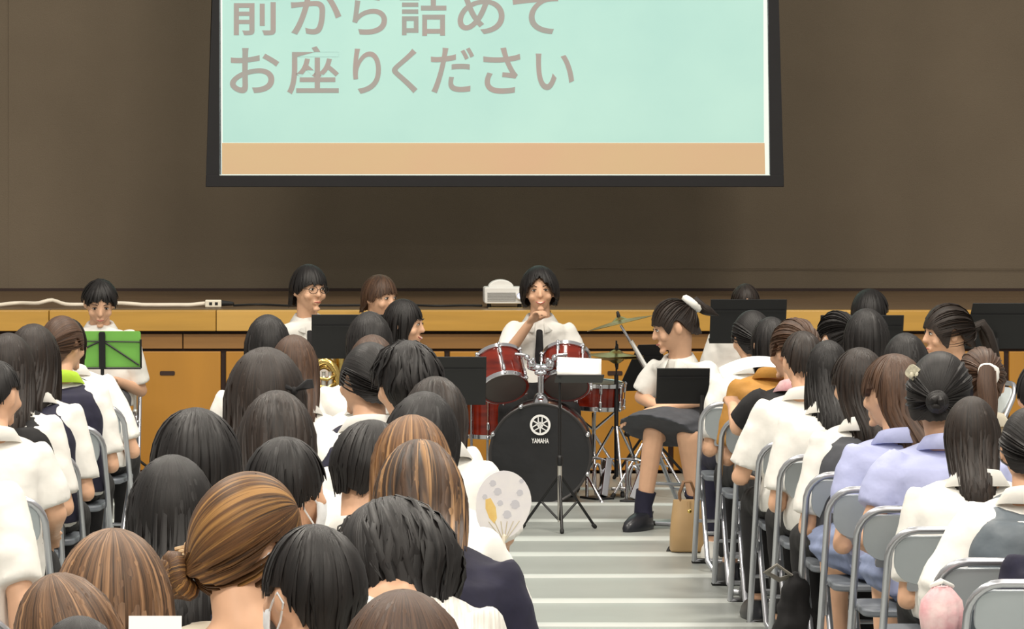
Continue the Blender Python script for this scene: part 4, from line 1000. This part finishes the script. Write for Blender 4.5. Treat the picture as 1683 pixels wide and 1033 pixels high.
aud(1318, 542, rs(3), 'in white shirt with short hair, bare forearm on knee', 70, style='crop', hm=HD, yaw=.15, hyaw=.1, sw=1.06, arms={-1: ((-.27, .06, .62), (-.20, .32, .60), .4)}, **ra)
aud(1360, 557, rs(4), 'with long straight black hair at the right aisle', 72, style='long', hm=HB, yaw=.1, hs=1.0, **ra)
aud(1411, 569, rs(5), 'in charcoal vest with dark hair tucked behind the ear', 90, style='tucked', hm=HD, vest=GREYC, yaw=.15, hyaw=.2, **ra)
aud(1467, 579, rs(6), 'in pale blue blouse with loose brown hair, facing left', 98, style='tucked', hm=HM, top=BLUE, yaw=.2, hyaw=.55, legs='skirt', legm=DENIM, sleevepuff=1.15, sleeves=.7, **ra)
aud(1546, 575, rs(7), 'in pale blue blouse with black updo and pearl clip', 110, style='tied', tie=(.15, -.85, -.05), bun=.030, hm=HB, top=BLUE, yaw=.1, hyaw=-.45, sw=1.1, sleeves=.62, sleevepuff=1.2, legs='skirt', legm=DENIM,
    clip=(mat('pearl_clip', (206, 200, 176), .25, rgb2=(160, 156, 140), scale=90), (-.052, -.082, .068), .6), arms={-1: ((-.29, -.02, .66), (-.19, .22, .60), .4)}, **ra)
aud(1597, 649, rs(8), 'in white blouse with long brown tail down the back', 92, style='tail', hm=HD, yaw=.05, sw=1.12, hyaw=-.1, **ra)
aud(1690, 667, rs(9), 'in slate satin vest over white sleeves, black ponytail', 98, style='tied', tie=(.35, -.85, -.2), pony=(.20, .05, .026), hm=HB, hyaw=.1, vest=SLATE, yaw=-.05, sleeves=1.3, arms={-1: ((-.28, -.03, .66), (-.25, .16, .50), .3)}, **ra)
aud(1775, 740, rs(10)*1.0, 'in navy cut by the right edge', 110, style='bob', hm=HB, top=NAVY, sw=1.15, collar=False, sleeves=1.3, **ra)
# ---- right block, further in
aud(1424, 505, 385, 'with dark hair and mask right of the long black hair', 76, style='bob', hm=HB)
aud(1374, 509, 350, 'masked with dark head turned left, right block', 66, style='tied', hm=HB, hyaw=.7, mask=MASKW)
aud(1488, 545, 414, 'with dark rounded head in second file of right block', 78, style='bob', hm=HB)
aud(1612, 569, 442, 'with brown ponytail tied in a white scrunchie, cream top', 84, style='tied', tie=(.35, -.8, .25), pony=(.20, .03, .026), scrunchie=(WHITE, 1.0), hm=HM, hyaw=-.25, top=CREAM)
aud(1712, 590, 470, 'in bright white shirt cut by the right edge', 84, style='short', hm=HB, sw=1.15)
# ---- things in hands
c = at(1232, 619, 18.33)
t = thing('sheet_of_paper', 'white curled sheet held beside the person with the pink collar', 'paper', c)
b = MB(); rows = []
for j in range(7):
    rows.append([V((-.125+.25*i/10, -.10+.2*j/6, .03*math.sin(i*.28)+.035*(j/6)**2+.016*i/10*2)) for i in range(11)])
b.loft(rows, cap=False, closed=False); o = b.build('sheet', PAPER, t); o.modifiers.new('t', 'SOLIDIFY').thickness = .0015
# round fan
sf = 660; c = at(828, 826, FOC/sf)
FANM = mat('fan_film', (238, 236, 234), .5, rgb2=(226, 224, 230), scale=14)
t = thing('round_fan', 'round white hand fan with grey dots and a yellow patch', 'fan', c, .25)
b = MB(); n = 36; out = []
for k in range(n):
    a = 2*PI*k/n; r = .087 if math.sin(a) > -.3 else .087; x_ = r*math.cos(a); z_ = 1.12*r*math.sin(a)
    if math.sin(a) < 0: x_ += -.012*math.sin(a)*-1; z_ *= 1.12
    out.append((x_, z_))
K = 545/sf; t.scale = (K, K, K)
b.plate(out, -.0015, .0015); b.build('leaf', FANM, t, False)
DOT = mat('fan_grey_print', (202, 202, 209), .6); rng = random.Random(4)
for x_, z_, r in ((-.035, .06, .010), (-.02, .035, .012), (.05, .03, .010), (.035, -.005, .014), (-.012, .0, .009), (.01, -.035, .013), (.055, .065, .007), (-.06, .02, .008)):
    b = MB(); b.plate([(x_+r*math.cos(2*PI*k/14)*(1+.2*math.sin(3*k)), z_+r*math.sin(2*PI*k/14)) for k in range(14)], -.0022, -.0014); b.build('printed_dot', DOT, t, False)
b = MB(); b.plate([(-.058, .012), (-.042, .016), (-.026, -.012), (-.022, -.045), (-.030, -.062), (-.046, -.045), (-.058, -.015)], -.0022, -.0014); b.build('yellow_print', mat('fan_yellow_print', (236, 208, 132), .6, rgb2=(228, 190, 110), scale=30), t, False)
for k in range(6):
    a = -PI/2+(k-2.5)*.17; b = MB(); b.tube([(.0, -.003, -.118), (.10*math.sin((k-2.5)*.2), -.003, -.055)], .0012, 5); b.build('rib', mat('fan_rib', (206, 196, 168), .5), t)
b = MB(); b.capsule((0, 0, -.10), (-.02, 0, -.21), .007, .008, 8); b.build('handle', mat('white_plastic', (236, 228, 208), .4), t)
# folded programme
c = at(255, 1028, 6.75); t = thing('programme', 'white programme sheet at the bottom edge before the cream top', 'paper', c)
b = MB(); b.plate([(-.042, -.06), (.042, -.06), (.042, .016), (-.042, .016)], -.001, .001, Matrix.Rotation(-.3, 4, 'X')); b.build('sheet', PAPER, t, False)
flush_remesh()
